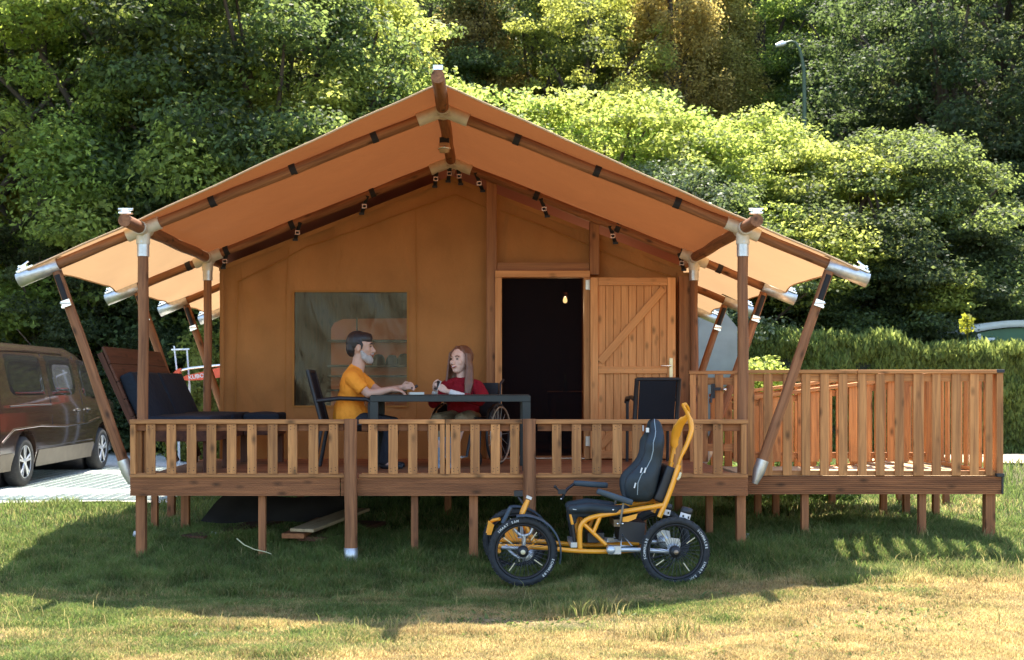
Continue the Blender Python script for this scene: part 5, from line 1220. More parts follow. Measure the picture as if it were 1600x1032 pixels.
# dark tarpaulin hanging under the deck
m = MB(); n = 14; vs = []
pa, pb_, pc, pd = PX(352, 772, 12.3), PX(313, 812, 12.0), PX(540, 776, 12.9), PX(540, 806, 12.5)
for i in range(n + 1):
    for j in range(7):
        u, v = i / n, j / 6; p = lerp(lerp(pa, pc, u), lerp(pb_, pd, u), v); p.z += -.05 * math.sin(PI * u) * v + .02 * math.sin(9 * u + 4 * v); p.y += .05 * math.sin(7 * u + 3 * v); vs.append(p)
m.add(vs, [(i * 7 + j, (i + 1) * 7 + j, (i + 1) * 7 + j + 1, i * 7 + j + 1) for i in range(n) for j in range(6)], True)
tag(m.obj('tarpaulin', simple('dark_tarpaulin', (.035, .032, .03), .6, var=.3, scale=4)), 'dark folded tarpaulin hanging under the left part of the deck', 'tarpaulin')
for lab, px, py, Y, s in (('small white plastic scrap under the deck between the left posts', 335, 848, 11.4, .05), ('white scrap in the grass left of the first deck post', 214, 832, 11.5, .05)):
    c = PX(px, py, Y); c.z = float(gz(c.x, c.y)) + .04; m = MB(); m.add([c + Vector(v) * s for v in ((-.9, 0, -.5), (.8, .3, -.6), (1, -.1, .5), (-.6, .2, .7), (-.5, .9, -.6), (.7, 1, .1))], [(0, 1, 2, 3), (0, 4, 5, 1), (3, 2, 5, 4), (1, 5, 2), (0, 3, 4)]); tag(m.obj('plastic_scrap', M['white']), lab, 'litter')
c = PX(1164, 842, 11.15); m = MB(); m.prism([(c.x - .03, c.z - .06), (c.x - .03, c.z + .05), (c.x + .03, c.z + .05), (c.x + .03, c.z - .01)], 11.1, 11.13, 'y'); tag(m.obj('metal_bracket', M['steel']), 'pale metal bracket behind the foot of the right front deck post', 'bracket')
m = MB(); pts = [PX(370, 842, 10.3), PX(382, 852, 10.25), PX(398, 859, 10.2), PX(416, 863, 10.15), PX(424, 866, 10.1)]
for p in pts: p.z = max(p.z, float(gz(p.x, p.y)) + .01)
m.tube(pts, [.005, .005, .004, .004, .003], 6); tag(m.obj('dry_stalk', simple('straw_stalk', (.42, .40, .22), .8)), 'single pale dry stalk arching over the shaded lawn', 'stalk')
# ------------------------------------------------------------------ orange four wheeled off-road chair
M['orange'] = simple('orange_frame_paint', (.95, .38, .025), .32, 0, var=.05, coat=.4)
M['rubber'] = simple('tyre_rubber', (.022, .024, .026), .8, var=.3, scale=30, bump=.3, bscale=150)
M['silver'] = simple('silver_alloy', (.55, .58, .60), .35, .6, var=.12)
M['teal'] = simple('teal_dark_vinyl', (.015, .026, .033), .6, var=.25, scale=14, bump=.1)
M['mud'] = simple('slate_blue_plastic', (.040, .060, .075), .5, var=.2)
M['refl'] = simple('pale_reflector', (.72, .62, .38), .4, var=.05)
M['printwhite'] = simple('white_print', (.70, .70, .66), .7, var=.1)
QY = 9.95
quad = thing('all_terrain_chair', 'orange framed four wheeled off-road chair with black bucket seat parked on the grass', 'wheelchair', (PX(936, 0, QY).x, QY + .37, .05))
def Q(px, py, d=0):
    """side view measured at the near wheels' plane, d metres further back"""
    v = PX(px, py, QY); return Vector((v.x, v.y + d, v.z))
TR = .268
letters = {c: text_mesh(c, .026, .0006) for c in set('SCHWALBESMARTSAM')}
def ring_text(mb, txt, c, r, a0, yoff, step=.088, out=True):
    for i, ch in enumerate(txt):
        if ch == ' ': continue
        a = a0 - i * step; me = letters[ch]
        R = Matrix.Rotation(-(a - PI / 2), 3, 'Y') @ Matrix.Rotation(PI / 2, 3, 'X'); p = Vector(c) + Vector((math.cos(a) * r, yoff, math.sin(a) * r))
        mb.add([R @ v.co + p for v in me.vertices], [tuple(q_.vertices) for q_ in me.polygons])
def qwheel(c, near, ang, arcs, rear=False, par=quad):
    c = Vector(c); m = MB(); rc = TR - .027
    m.lathe([(rc + .027 * math.cos(a), .027 * math.sin(a)) for a in [2 * PI * k / 14 for k in range(14)]], c, 56, 'y', closed=True)
    for k in range(54):      # tread blocks
        a = 2 * PI * k / 54
        for y in ((-.017, .0, .017) if k % 2 else (-.009, .009)):
            R = Matrix.Rotation(-a, 3, 'Y'); m.box(c + Vector((math.cos(a) * (TR - .002 - abs(y) * .25), y, math.sin(a) * (TR - .002 - abs(y) * .25))), (.010, .012, .016), R)
    w = thing('wheel', None, None, c, parent=par); m.obj('tyre', M['rubber'], w)
    m = MB(); m.lathe([(.212, -.018), (.214, -.012), (.203, -.006), (.200, 0), (.203, .006), (.214, .012), (.212, .018), (.206, .016), (.196, 0), (.206, -.016)], c, 56, 'y', closed=True); m.obj('rim', M['black'], w)
    m = MB()
    for k in range(32):
        a = 2 * PI * k / 32 + .05; s = .02 if k % 2 else -.02; m.tube([c + Vector((.018 * math.cos(a + .8), s, .018 * math.sin(a + .8))), c + Vector((.2 * math.cos(a), 0, .2 * math.sin(a)))], .0016, 4)
    m.obj('spokes', simple('dark_spokes', (.10, .11, .12), .4, .6), w)
    m = MB()
    for k in range(4): a = ang + k * PI / 2; m.tube([c + Vector((r_ * math.cos(a), -.008, r_ * math.sin(a))) for r_ in (.108, .185)], .0042, 6)
    m.obj('spoke_reflectors', M['refl'], w)
    m = MB()
    for k in range(40): a = 2 * PI * k / 40; m.ball(c + Vector((.207 * math.cos(a), -.012, .207 * math.sin(a))), .0035, 5)
    m.obj('rim_studs', M['refl'] if rear else M['silver'], w)
    m = MB(); m.lathe([(0, -.05), (.020, -.048), (.034, -.03), (.045, -.02), (.045, .03), (.0, .03)], c, 20, 'y'); m.obj('hub', M['black'], w)
    m = MB(); m.lathe([(0, -.062), (.016, -.06), (.019, -.05), (.019, -.046), (0, -.046)], c, 16, 'y'); m.obj('hub_cap', M['refl'] if not rear else simple('bronze_hub', (.35, .26, .18), .4, .6), w)
    if near:
        m = MB()
        for txt, a0 in arcs: ring_text(m, txt, c, rc, a0, -.0268)
        m.obj('tyre_lettering', M['printwhite'], w)
    return w
dY = .74
fn, rn = Q(817, 862), Q(1055, 862)
ff, rf_ = Q(808, 862, dY), Q(1048, 862, dY)
qwheel(fn, True, .95, (('SMART SAM', 2.45), ('SCHWALBE', -.25))); qwheel(rn, True, .62, (('SCHWALBE', 3.35), ('SCHWALBE', .75), ('SMART SAM', -.35)), True)
qwheel(ff, False, .2, ()); qwheel(rf_, False, 1.3, (), True)
def qt(name, pts, r, mat=M['orange'], par=quad, n=12, flat=1.0, up=None):
    m = MB()
    if len(pts) > 2: # soften the bends
        q_ = [Vector(p) for p in pts]
        for _ in range(2):
            w = [q_[0]]
            for a, b in zip(q_[:-1], q_[1:]): w += [a * .75 + b * .25, a * .25 + b * .75]
            q_ = w + [q_[-1]]
        if isinstance(r, (list, tuple)): r = [r[min(len(r) - 1, int(i * len(r) / len(q_)))] for i in range(len(q_))]
        pts = q_
    m.tube(pts, r, n, flat=flat, up=up); return m.obj(name, mat, par)
for d in (.17, .57):
    qt('main_tube', [Q(779, 858, d), Q(840, 859, d), Q(900, 866, d), Q(958, 867, d), Q(1012, 863, d)], .019)
    qt('side_tube', [Q(909, 862, d), Q(908, 836, d), Q(911, 822, d), Q(925, 812, d), Q(960, 806, d), Q(1041, 793, d)], .020)
    qt('brace', [Q(914, 822, d), Q(950, 856, d)], .016); qt('brace', [Q(941, 811, d), Q(930, 837, d)], .016)
    qt('back_tube', [Q(1035, 812, d), Q(1052, 772, d), Q(1066, 729, d)], .021)
# loop handles rising behind the seat
qt('handle_loop', [Q(1064, 733, .17), Q(1068, 718, .17), Q(1080, 695, .18), Q(1088, 672, .20), Q(1086, 656, .24), Q(1081, 642, .32), Q(1078, 634, .37)], [.020, .024, .032, .037, .035, .026, .020, .018], flat=.55, up=(0, 1, 0))
qt('handle_loop', [Q(1064, 733, .57), Q(1070, 700, .57), Q(1078, 675, .56), Q(1090, 655, .52), Q(1090, 642, .44), Q(1082, 633, .38)], [.017, .017, .017, .017, .018, .018], flat=.9)
qt('handle_plate', [Q(1070, 716, .56), Q(1070, 692, .56), Q(1076, 668, .52), Q(1088, 652, .46)], [.012, .034, .040, .034, .016], flat=.4, up=(1, 0, 0))
for z in (.0,): qt('cross_tube', [Q(1041, 793, .17), Q(1041, 793, .57)], .018)
qt('cross_tube', [Q(909, 845, .17), Q(909, 845, .57)], .016); qt('cross_tube', [Q(1054, 763, .17), Q(1054, 763, .57)], .014)
m = MB(); m.prism([(Q(976, 0).x, Q(0, 812).z), (Q(1000, 0).x, Q(0, 806).z), (Q(997, 0).x, Q(0, 814).z), (Q(985, 0).x, Q(0, 819).z), (Q(976, 0).x, Q(0, 819).z)], QY + .150, QY + .158, 'y'); m.obj('gusset_plate', M['orange'], quad)
# swing arms
for d, s in ((.10, 1), (.64, -1)):
    qt('swing_arm', [Q(960, 862, d), Q(1000, 862, d), Q(1050, 864, d - .03 * s)], .019, M['silver'])
    m = MB(); m.box(Q(962, 862, d), (.10, .05, .062)); m.lathe([(0, -.045), (.03, -.045), (.034, -.03), (.034, .03), (0, .03)], Q(956, 862, d), 20, 'y'); m.obj('pivot_block', M['silver'], quad)
    a, b_, c_ = Q(972, 856, d), Q(974, 838, d), Q(990, 856, d); m = MB(); m.tube([a, b_, c_], .009, 6, closed=True, flat=1.2); m.obj('shock_bracket', M['silver'], quad)
    m = MB(); h = Q(1055, 862, d); pts = [(-.075, .09), (-.02, .105), (.055, .095), (.065, .04), (.03, -.03), (-.03, -.035), (-.05, .01)]; m.prism([(h.x + x * .9, h.z + z * .9) for x, z in pts], h.y + .0, h.y + .012, 'y'); m.lathe([(0, -.03), (.05, -.03), (.05, 0), (0, 0)], h, 24, 'y'); m.obj('motor_plate', M['silver'], quad)
    m = MB(); m.tube([h + Vector((-.08 + .09 * math.cos(a_), .005, -.04 + .10 * math.sin(a_))) for a_ in [2 * PI * k / 20 for k in range(20)]], .005, 5, closed=True); m.obj('chain', M['black'], quad)
# front suspension
for d, s in ((.05, 1), (.70, -1)):
    c = Q(817, 862, d)
    qt('upright', [c + Vector((0, 0, -.06)), c + Vector((.01, 0, .03)), c + Vector((.012, 0, .12))], .015, M['silver'])
    qt('fork_arch', [c + Vector((-.07, 0, .17)), c + Vector((-.03, 0, .125)), c + Vector((.012, 0, .115)), c + Vector((.06, 0, .13)), c + Vector((.08, 0, .175))], .012, M['silver'])
    qt('control_arm', [c + Vector((-.16, .06 * s, .015)), c + Vector((-.06, .02 * s, .02)), c + Vector((.02, 0, .015))], .014, M['silver']); qt('control_arm', [c + Vector((-.02, 0, -.06)), c + Vector((-.09, .03 * s, -.02)), c + Vector((-.13, .08 * s, .03))], .012, M['silver'])
    qt('wishbone', [c + Vector((0, .03 * s, -.02)), Q(835, 858, d + .16 * s)], .014)
    # mudguard behind each front wheel
    m = MB(); vs = []; n = 16
    for i in range(n + 1):
        a = 1.75 - 2.05 * i / n; r_ = TR + .020 + .016 * i / n
        for y, dz in ((-.042, -.012), (-.028, .0), (.028, .0), (.042, -.012)): vs.append((Q(817, 0, d).x + (.0 if s > 0 else -.045) + (r_ + dz) * math.cos(a), QY + (0 if s > 0 else dY) + y, Q(0, 862).z + (r_ + dz) * math.sin(a)))
    k0 = len(vs); vs += [(x_, y_, z_ - .004) for x_, y_, z_ in vs]
    fs = [(i * 4 + j, (i + 1) * 4 + j, (i + 1) * 4 + j + 1, i * 4 + j + 1) for i in range(n) for j in range(3)]; fs += [tuple(k0 + v_ for v_ in reversed(f)) for f in fs]
    m.add(vs, fs, True); m.obj('mudguard', M['mud'], quad)
qt('front_tube', [Q(838, 858, .37), Q(822, 830, .37), Q(816, 812, .37), Q(826, 792, .37)], .022); qt('front_tube', [Q(812, 822, .30), Q(820, 806, .30), Q(827, 788, .33)], .017)
m = MB(); m.box(Q(829, 784, .36), (.045, .05, .022), Euler((0, .4, 0)).to_matrix()); m.obj('clamp', M['silver'], quad)
qt('shock', [Q(786, 824, .25), Q(799, 799, .30)], .017, M['mud']); qt('front_lug', [Q(762, 846, .55), Q(766, 826, .55), Q(782, 822, .5)], .014)
m = MB(); m.prism([(Q(761, 0).x, Q(0, 848).z), (Q(763, 0).x, Q(0, 824).z), (Q(773, 0).x, Q(0, 832).z), (Q(768, 0).x, Q(0, 848).z)], QY + .50, QY + .53, 'y'); m.obj('front_bracket', M['orange'], quad)
m = MB(); m.box(Q(812, 778, .4), (.07, .05, .045)); m.tube([Q(812, 784, .4), Q(820, 795, .38)], .012, 8); m.obj('headlight', M['black'], quad)
m = MB(); m.box(Q(800, 838, .37), (.10, .30, .12)); m.box(Q(803, 836, .2), (.055, .05, .10)); m.obj('front_block', M['orange'], quad)
qt('axle_tube', [Q(780, 866, .17), Q(780, 866, .57)], .018)
# battery and running gear between the tubes
m = MB(); m.box(Q(935, 846, .37), (.13, .30, .075)); m.obj('battery_box', M['black'], quad)
m = MB(); m.box(Q(992, 836, .37), (.20, .34, .16), Euler((0, .1, 0)).to_matrix()); m.obj('motor_housing', M['black'], quad)
m = MB(); m.box(Q(968, 822, .37), (.05, .36, .055)); m.obj('seat_bracket', simple('bronze_bracket', (.22, .15, .08), .5, .3), quad)
for d in (.2, .54):
    qt('seat_riser', [Q(894, 808, d), Q(900, 838, d)], .012); 
    m = MB(); m.tube([Q(897, 824, d), Q(901, 852, d)], .016, 10); m.obj('gaiter', M['black'], quad)
m = MB(); m.box(Q(899, 856, .37), (.05, .42, .04)); m.obj('footplate', M['silver'], quad)
for px, py in ((961, 800), (976, 822), (968, 822)):
    m = MB(); m.ball(Q(px, py, .145), .010, 8); m.obj('bolt', M['chrome'], quad)
# bucket seat
st = [(792, 1028, 984, .20), (776, 1033, 979, .225), (757, 1037, 977, .245), (744, 1040, 984, .24), (734, 1042, 997, .215), (720, 1044, 1008, .200), (706, 1045.5, 1012, .215), (693, 1047, 1011, .225), (684, 1047, 1017, .19), (676, 1046, 1021, .145), (668, 1044, 1022, .115), (661, 1041, 1023, .100), (657, 1037, 1027, .07)]
yc = QY + .37; vs = []
prof = [(-.75, 0), (.75, 0), (.97, .25), (1.0, .7), (.90, 1.0), (.72, .98), (.55, .62), (.30, .50), (0, .47), (-.30, .50), (-.55, .62), (-.72, .98), (-.90, 1.0), (-1.0, .7), (-.97, .25)]
for py, xr, xf, hw in st:
    a = Q(xr, py); b_ = Q(xf, py)
    for y, t_ in prof: vs.append((a.x + (b_.x - a.x) * t_, yc + y * hw, a.z))
n = len(prof); fs = [(i * n + k, i * n + (k + 1) % n, (i + 1) * n + (k + 1) % n, (i + 1) * n + k) for i in range(len(st) - 1) for k in range(n)] + [list(range(n)), [(len(st) - 1) * n + k for k in range(n)]]
m = MB(); m.add(vs, fs, True); o_ = m.obj('seat_shell', None, quad); sub = o_.modifiers.new('s', 'SUBSURF'); sub.levels = sub.render_levels = 1
o_.data.materials.append(M['teal']); seat = o_
seamp = []
for py, xr, xf, hw in st: a = Q(xr, py); b_ = Q(xf, py); seamp.append((a.x + (b_.x - a.x) * .62, yc - hw * .985, a.z))
m = MB(); m.tube([Vector(p) + Vector((0, -.003, 0)) for p in seamp[1:]], .0035, 6); m.obj('piping', simple('pale_piping', (.30, .36, .38), .6), seat)
for px, py, d in ((1018, 674, .20), (1018, 674, .20)): pass
m = MB(); m.box(Q(1014, 672, .37), (.004, .06, .045)); m.box((Q(1017.5, 674).x, yc - .145, Q(0, 674).z), (.024, .004, .036)); m.obj('label_patch', M['printwhite'], seat)
for px, py in ((1004, 737), (1010, 737), (994, 761)):
    m = MB(); m.tube([(Q(px, 0).x, yc - .242, Q(0, py + 4).z), (Q(px + 2.5, 0).x, yc - .236, Q(0, py - 4).z)], .006, 6); m.obj('slot_trim', M['printwhite'], seat)
# seat cushion
cm = MB(); prof = []
for s_ in (-1, 1):
    cm.limb([Q(896, 800, .37 + s_ * .17), Q(925, 797, .37 + s_ * .19), Q(965, 801, .37 + s_ * .19)], [.035, .043, .038], 12)
cm.limb([Q(898, 804, .37), Q(930, 806, .37), Q(985, 806, .37)], [.045, .045, .05], 14); cm.box(Q(935, 808, .37), (.42, .36, .05)); cm.box(Q(898, 813, .37), (.06, .34, .10))
flesh(cm, 'seat_cushion', M['teal'], quad, .012, 3)
m = MB(); m.box(Q(900, 799.5, .17), (.030, .03, .004), Euler((0, .15, 0)).to_matrix()); m.obj('label_patch', M['printwhite'], quad)
for d, (p0, p1), pst in ((.10, ((934, 770), (991, 787)), True), (.64, ((905, 766), (962, 768)), False)):
    a, b_ = Q(*p0, d), Q(*p1, d); m = MB(); Mx, L_ = frame_between(a, b_, (0, 1, 0)); me = cushion_mesh((.045, .06, L_), .014, 2, .0); mobj('armrest', me, M['mud'], quad, Mx @ Matrix.Translation((0, 0, L_ / 2)), True)
    qt('armrest_post', [Q(978, 785, d + .02), Q(974, 806, d + .03), Q(972, 822, d + .05)], .009, simple('grey_post', (.25, .24, .22), .4, .5))
qt('joystick_arm', [Q(905, 766, .60), Q(890, 776, .55), Q(884, 790, .5)], .012, M['black']); m = MB(); m.box(Q(884, 777, .5), (.06, .05, .035)); m.tube([Q(880, 776, .5), Q(874, 770, .5)], .008, 8); m.ball(Q(873, 769, .5), .014, 10); m.obj('joystick', M['black'], quad)
m = MB(); m.ball(Q(882, 788, .44), .008, 8); m.obj('control_button', M['chrome'], quad)
# padded battery bag behind the seat and the spring canisters
a, b_ = Q(1056, 733, .37), Q(1034, 788, .37); Mx, L_ = frame_between(a, b_, (0, 1, 0)); mobj('back_pad', cushion_mesh((.085, .34, L_), .018, 2, .004), M['black'], quad, Mx @ Matrix.Translation((0, 0, L_ / 2)), True)
m = MB(); m.tube([Q(1068, 741, .15), Q(1066, 748, .14), Q(1063, 752, .15)], .010, 8); m.obj('latch', M['refl'], quad)
for d, px in ((.06, 1073), (.42, 1052)):
    c = Q(px, 806, d); ax = Euler((0, .28, 0)).to_matrix(); 
    m = MB(); m.tube([c + ax @ Vector((0, 0, -.035)), c + ax @ Vector((0, 0, .012))], .042, 18); ca = m.obj('canister', M['white'], quad)
    m = MB(); m.tube([c + ax @ Vector((0, 0, .013)), c + ax @ Vector((0, 0, .022)), c + ax @ Vector((0, 0, .03)), c + ax @ Vector((0, 0, .055)), c + ax @ Vector((0, 0, .06))], [.040, .046, .046, .044, .036], 18); m.obj('cap', M['black'], ca)
    m = MB(); m.box(c + ax @ Vector((-.022, -.040, -.012)), (.012, .008, .018)); m.box(c + ax @ Vector((.022, -.040, -.012)), (.012, .008, .018)); m.obj('slots', M['black'], ca)

# ------------------------------------------------------------------ van on the gravel
M['paint'] = simple('bronze_car_paint', (.085, .052, .040), .25, .6, var=.04, scale=2, coat=.9)
M['glassdark'] = simple('tinted_glass', (.02, .018, .018), .06, 0, var=.1, spec=.9)
M['dust'] = simple('grey_brown_sill', (.15, .13, .10), .5, .2, var=.1)
M['redlamp'] = simple('red_lamp', (.55, .02, .015), .25, var=.05, coat=.5); M['whitelamp'] = simple('clear_lamp', (.7, .68, .62), .2, var=.05, coat=.5)
van = thing('passenger_van', 'bronze brown passenger van parked on pale gravel at the left edge', 'van', (-7.05, 18.9, .22))
VX = -6.12; VG = .225
VY0, VY1 = 16.15, 21.75
def side_x(z, w=.95):        # half width of the body at height z over the ground
    pts = [(.28, .90), (.45, .945), (.75, .955), (1.02, .945), (1.12, .925), (1.70, .80), (1.84, .74), (1.94, .58), (1.975, .0)]
    for (a, p), (b_, q_) in zip(pts[:-1], pts[1:]):
        if z <= b_: return p + (q_ - p) * (z - a) / (b_ - a)
    return 0
VC = VX - .955
zs_ = [.28, .34, .45, .60, .75, .90, 1.02, 1.12, 1.30, 1.50, 1.70, 1.80, 1.88, 1.93, 1.96, 1.975]
ys_ = [0, .04, .12, .3, .6, 1.0, 1.5, 2.0, 2.5, 3.0, 3.5, 3.85, 4.1, 4.45, 4.8, 5.15, 5.4, 5.52, 5.6]
def top_at(y):
    P_ = [(0, 1.86), (.04, 1.92), (.12, 1.955), (.3, 1.975), (3.5, 1.96), (3.9, 1.90), (4.1, 1.78), (4.45, 1.45), (4.7, 1.20), (5.15, 1.08), (5.4, .98), (5.52, .85), (5.6, .65)]
    for (a, p), (b_, q_) in zip(P_[:-1], P_[1:]):
        if y <= b_: return p + (q_ - p) * (y - a) / (b_ - a)
    return .65
vs = []; ring = []
for y in ys_:
    tp = top_at(y); ins = .03 if y in (0,) else (.0 if y < 4.8 else .06 * ((y - 4.8) / .8) ** 2 * 4); r_ = []
    for s in (1, -1):
        zz = [z * (tp / 1.975) if z > 1.12 and tp > 1.15 else min(z, tp) for z in zs_]
        col = [(VC + s * (side_x(zs_[i] if tp > 1.15 else min(zs_[i], 1.12)) - ins) * (1 if i < len(zs_) - 1 or True else 0), VY0 + y, VG + zz[i]) for i in range(len(zs_))]
        r_.append(col if s == 1 else col[::-1][1:])
    vs += r_[0] + r_[1]; ring.append(len(r_[0] + r_[1]))
n = ring[0]; fs = [(i * n + k, i * n + k + 1, (i + 1) * n + k + 1, (i + 1) * n + k) for i in range(len(ys_) - 1) for k in range(n - 1)]
fs += [(i * n + n - 1, i * n, (i + 1) * n, (i + 1) * n + n - 1) for i in range(len(ys_) - 1)] + [list(range(n)), [(len(ys_) - 1) * n + k for k in range(n)]]
m = MB(); m.add(vs, fs, True); me = m.mesh('body'); vb = bpy.data.objects.new('vb', me); COL.objects.link(vb)
WY = (VY0 + .95, VY0 + .95 + 3.45); WR = .335
cut = MB()
for wy in WY: cut.lathe([(0, -3), (.415, -3), (.415, 3), (0, 3)], (VC, wy, VG + WR + .02), 32, 'x')
cu = bpy.data.objects.new('cu', cut.mesh('cu')); COL.objects.link(cu)
bo = vb.modifiers.new('b', 'BOOLEAN'); bo.object = cu; bo.operation = 'DIFFERENCE'; bo.solver = 'EXACT'
dg = bpy.context.evaluated_depsgraph_get(); dg.update(); me2 = bpy.data.meshes.new_from_object(vb.evaluated_get(dg)); bpy.data.objects.remove(vb); bpy.data.objects.remove(cu)
bmv = bmesh.new(); bmv.from_mesh(me2)
for f in bmv.faces:
    f.smooth = True
for e in bmv.edges: e.smooth = e.calc_face_angle(0) < .6
bmv.to_mesh(me2); bmv.free(); me2.materials.clear(); mobj('body', me2, M['paint'], van)
def vside(y, z, off=.004): return Vector((VC + side_x(z * 1.0) + off, VY0 + y, VG + z))
def side_panel(name, poly, mat, off=.006, par=van):
    """rounded polygon laid on the van's side, following its curve"""
    c = Vector((sum(p[0] for p in poly) / len(poly), sum(p[1] for p in poly) / len(poly))); q_ = [Vector(p) for p in poly]
    for _ in range(2):
        w = []
        for i in range(len(q_)):
            a, b_ = q_[i], q_[(i + 1) % len(q_)]; k = min(.22, .07 / max((b_ - a).length, .01)); w += [a * (1 - k) + b_ * k, a * k + b_ * (1 - k)]
        q_ = w
    rows = 6; m = MB(); vs = []
    for r_ in range(rows + 1):
        t_ = r_ / rows
        for p in q_: w = c + (p - c) * (1 - t_ * .999); vs.append(vside(w.x, w.y, off if r_ else off - .012))
    k = len(q_); m.add(vs, [(r_ * k + i, r_ * k + (i + 1) % k, (r_ + 1) * k + (i + 1) % k, (r_ + 1) * k + i) for r_ in range(rows) for i in range(k)], True)
    return m.obj(name, mat, par)
side_panel('side_window', [(.48, 1.27), (.62, 1.20), (1.95, 1.20), (1.95, 1.78), (.48, 1.80)], M['glassdark'])
sl = side_panel('side_window', [(2.05, 1.19), (3.10, 1.19), (3.28, 1.28), (3.28, 1.78), (2.05, 1.80)], M['glassdark'])
side_panel('side_window', [(3.5, 1.17), (4.4, 1.17), (4.25, 1.4), (3.95, 1.74), (3.5, 1.75)], M['glassdark'])
side_panel('window_insert', [(2.25, 1.26), (3.05, 1.26), (3.16, 1.34), (3.16, 1.68), (2.25, 1.68)], simple('grey_glass', (.06, .06, .065), .05, 0, var=.1, spec=1.0), .010)
def vline(name, pts, r, mat): 
    m = MB(); m.tube([vside(y, z, .001) for y, z in pts], r, 6, flat=.7); return m.obj(name, mat, van)
vline('door_gap', [(2.0, 1.80), (2.0, 1.1), (2.0, .8), (1.98, .36)], .006, M['black']); vline('door_gap', [(3.4, 1.80), (3.4, 1.1), (3.4, .8), (3.38, .36)], .006, M['black']); vline('door_rail', [(.42, 1.08), (1.0, 1.085), (2.0, 1.08)], .010, M['black'])
vline('belt_crease', [(.1, .62), (.5, .78), (1.5, .80), (2.5, .76), (3.6, .78), (4.2, .84)], .016, M['paint'])
vline('roof_gutter', [(.1, 1.80), (1.5, 1.83), (3.0, 1.82)], .012, M['paint'])
vline('sill_gap', [(1.42, .50), (2.2, .50), (3.0, .51), (3.85, .51)], .007, M['black'])
for y0, y1 in ((1.42, 3.90), (0.02, .50)):
    m = MB(); vs = []
    for i in range(13):
        y = y0 + (y1 - y0) * i / 12
        for z in (.24, .30, .40, .47): vs.append(vside(y, max(z, .28), .012) + Vector((0, 0, z - max(z, .28))))
    m.add(vs, [(i * 4 + j, (i + 1) * 4 + j, (i + 1) * 4 + j + 1, i * 4 + j + 1) for i in range(12) for j in range(3)], True); m.obj('sill', M['dust'], van)
for y in (3.12, 3.6):
    m = MB(); c = vside(y, .985, .02); m.tube([c + Vector((0, -.09, 0)), c + Vector((.012, 0, 0)), c + Vector((0, .09, 0))], [.012, .018, .012], 8); hd = m.obj('door_handle', M['chrome'], van)
    m = MB(); m.ball(vside(y, .965, .0), .05, 10, (.3, 1, .8)); m.obj('handle_cup', M['black'], hd)
for wy in WY:
    for s in (1, -1):
        c = Vector((VC + s * .845, wy, VG + WR)); w = thing('wheel', None, None, c, parent=van)
        m = MB(); m.lathe([(.21, -.10), (.30, -.105), (.335, -.07), (.338, .0), (.335, .07), (.30, .105), (.225, .10), (.21, .09)], c, 36, 'x', closed=True); m.obj('tyre', M['rubber'], w)
        m = MB(); m.lathe([(.222, s * .095), (.225, s * .080), (.205, s * .05), (.195, -s * .05), (.05, -s * .05), (.0, -s * .05)], c, 36, 'x'); m.obj('rim', M['black'], w)
        m = MB(); m.lathe([(.213, s * .100), (.224, s * .096), (.222, s * .086), (.208, s * .086)], c, 36, 'x', closed=True)
        for k in range(5):
            for e in (-.16, .16):
                a = 2 * PI * k / 5 + .3; m.tube([c + Vector((s * .085, .03 * math.cos(a), .03 * math.sin(a))), c + Vector((s * .092, .21 * math.cos(a + e), .21 * math.sin(a + e)))], [.020, .015], 6, flat=.7)
        m.lathe([(0, s * .105), (.03, s * .103), (.05, s * .085), (0, s * .08)], c, 20, 'x'); m.obj('alloy_spokes', M['silver'], w)
    m = MB(); m.lathe([(.0, -.7), (.41, -.7), (.41, .7), (.0, .7)], (VC, wy, VG + WR + .02), 28, 'x'); m.obj('wheel_well', M['black'], van)
m = MB(); m.box((VC + .86, VY0 + .0, VG + 1.22), (.11, .12, .24)); tl = m.obj('tail_light', M['redlamp'], van); m = MB(); m.box((VC + .865, VY0 - .005, VG + 1.40), (.10, .12, .12)); m.obj('lamp_lens', M['whitelamp'], tl); m = MB(); m.box((VC + .86, VY0 - .005, VG + 1.06), (.11, .12, .08)); m.obj('lamp_lens', M['whitelamp'], tl)
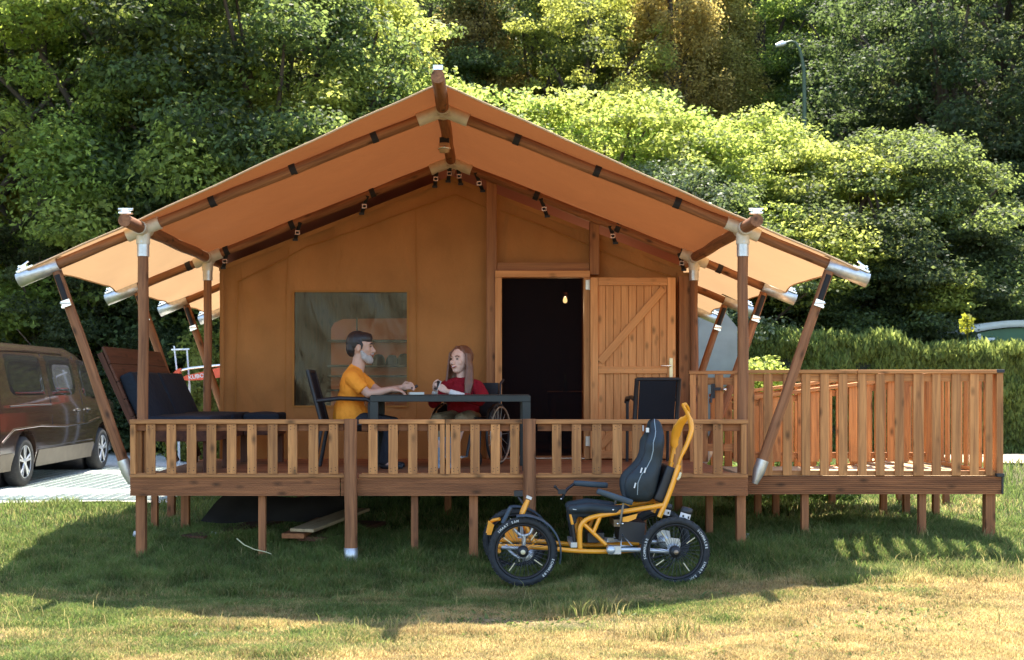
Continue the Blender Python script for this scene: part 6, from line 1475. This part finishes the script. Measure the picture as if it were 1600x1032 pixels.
m = MB(); m.box((VC, VY0 - .03, VG + .48), (1.8, .12, .22)); m.obj('bumper', M['dust'], van); m = MB(); m.box((VC, VY0 - .008, VG + 1.48), (1.4, .02, .5)); m.obj('rear_window', M['glassdark'], van)
m = MB(); m.tube([(VC + .3, VY0 + 2.95, VG + 1.96), (VC + .28, VY0 + 2.45, VG + 2.17)], .006, 6); m.obj('aerial', M['black'], van)
# small red excavator behind
ex = thing('mini_excavator', 'small orange red excavator whose arm shows between the posts left of the tent', 'excavator', (-4.0, 22.6, .2))
mo = simple('excavator_red', (.70, .09, .03), .4, var=.08)
EY = 21.8; E = lambda px, py, d=0: PX(px, py, EY) + Vector((0, d, 0))
def hexa(pts, y0, y1, name, mat, par): m = MB(); m.prism([((px - 757) / FPX * EY, CAMZ - (py - 600) / FPX * EY) for px, py in pts], EY + y0, EY + y1, 'y'); return m.obj(name, mat, par)
bm_ = hexa([(284, 592), (292, 587), (320, 581), (345, 574), (372, 566), (372, 580), (345, 590), (320, 594), (292, 595)], -.07, .07, 'boom', mo, ex)
hexa([(272, 584), (279, 577), (284, 576), (282, 584), (284, 594), (276, 595)], -.09, .09, 'bucket_link', mo, ex)
m = MB(); m.tube([E(283, 579), E(296, 576), E(318, 573.5), E(345, 571)], .022, 10); m.obj('cylinder', M['chrome'], ex)
lt = text_mesh('KUBOTA', .10, .002); m = MB(); R = Matrix.Rotation(.16, 3, 'Y').inverted() @ Matrix.Rotation(PI / 2, 3, 'X'); m.add([R @ v.co + E(314, 588, -.078) for v in lt.vertices], [tuple(p.vertices) for p in lt.polygons]); m.obj('lettering', M['white'], bm_)
m = MB(); m.box((-3.6, 22.3, 1.15), (1.0, 1.0, .7)); m.obj('engine_cover', mo, ex); m = MB(); m.box((-3.3, 22.4, 2.0), (.8, .9, 1.0)); m.obj('cab', M['glassdark'], ex)
for y in (21.8, 22.8): m = MB(); m.tube([(-4.2, y, .45), (-2.8, y, .45)], .22, 12, flat=1.0); m.obj('track', M['rubber'], ex)
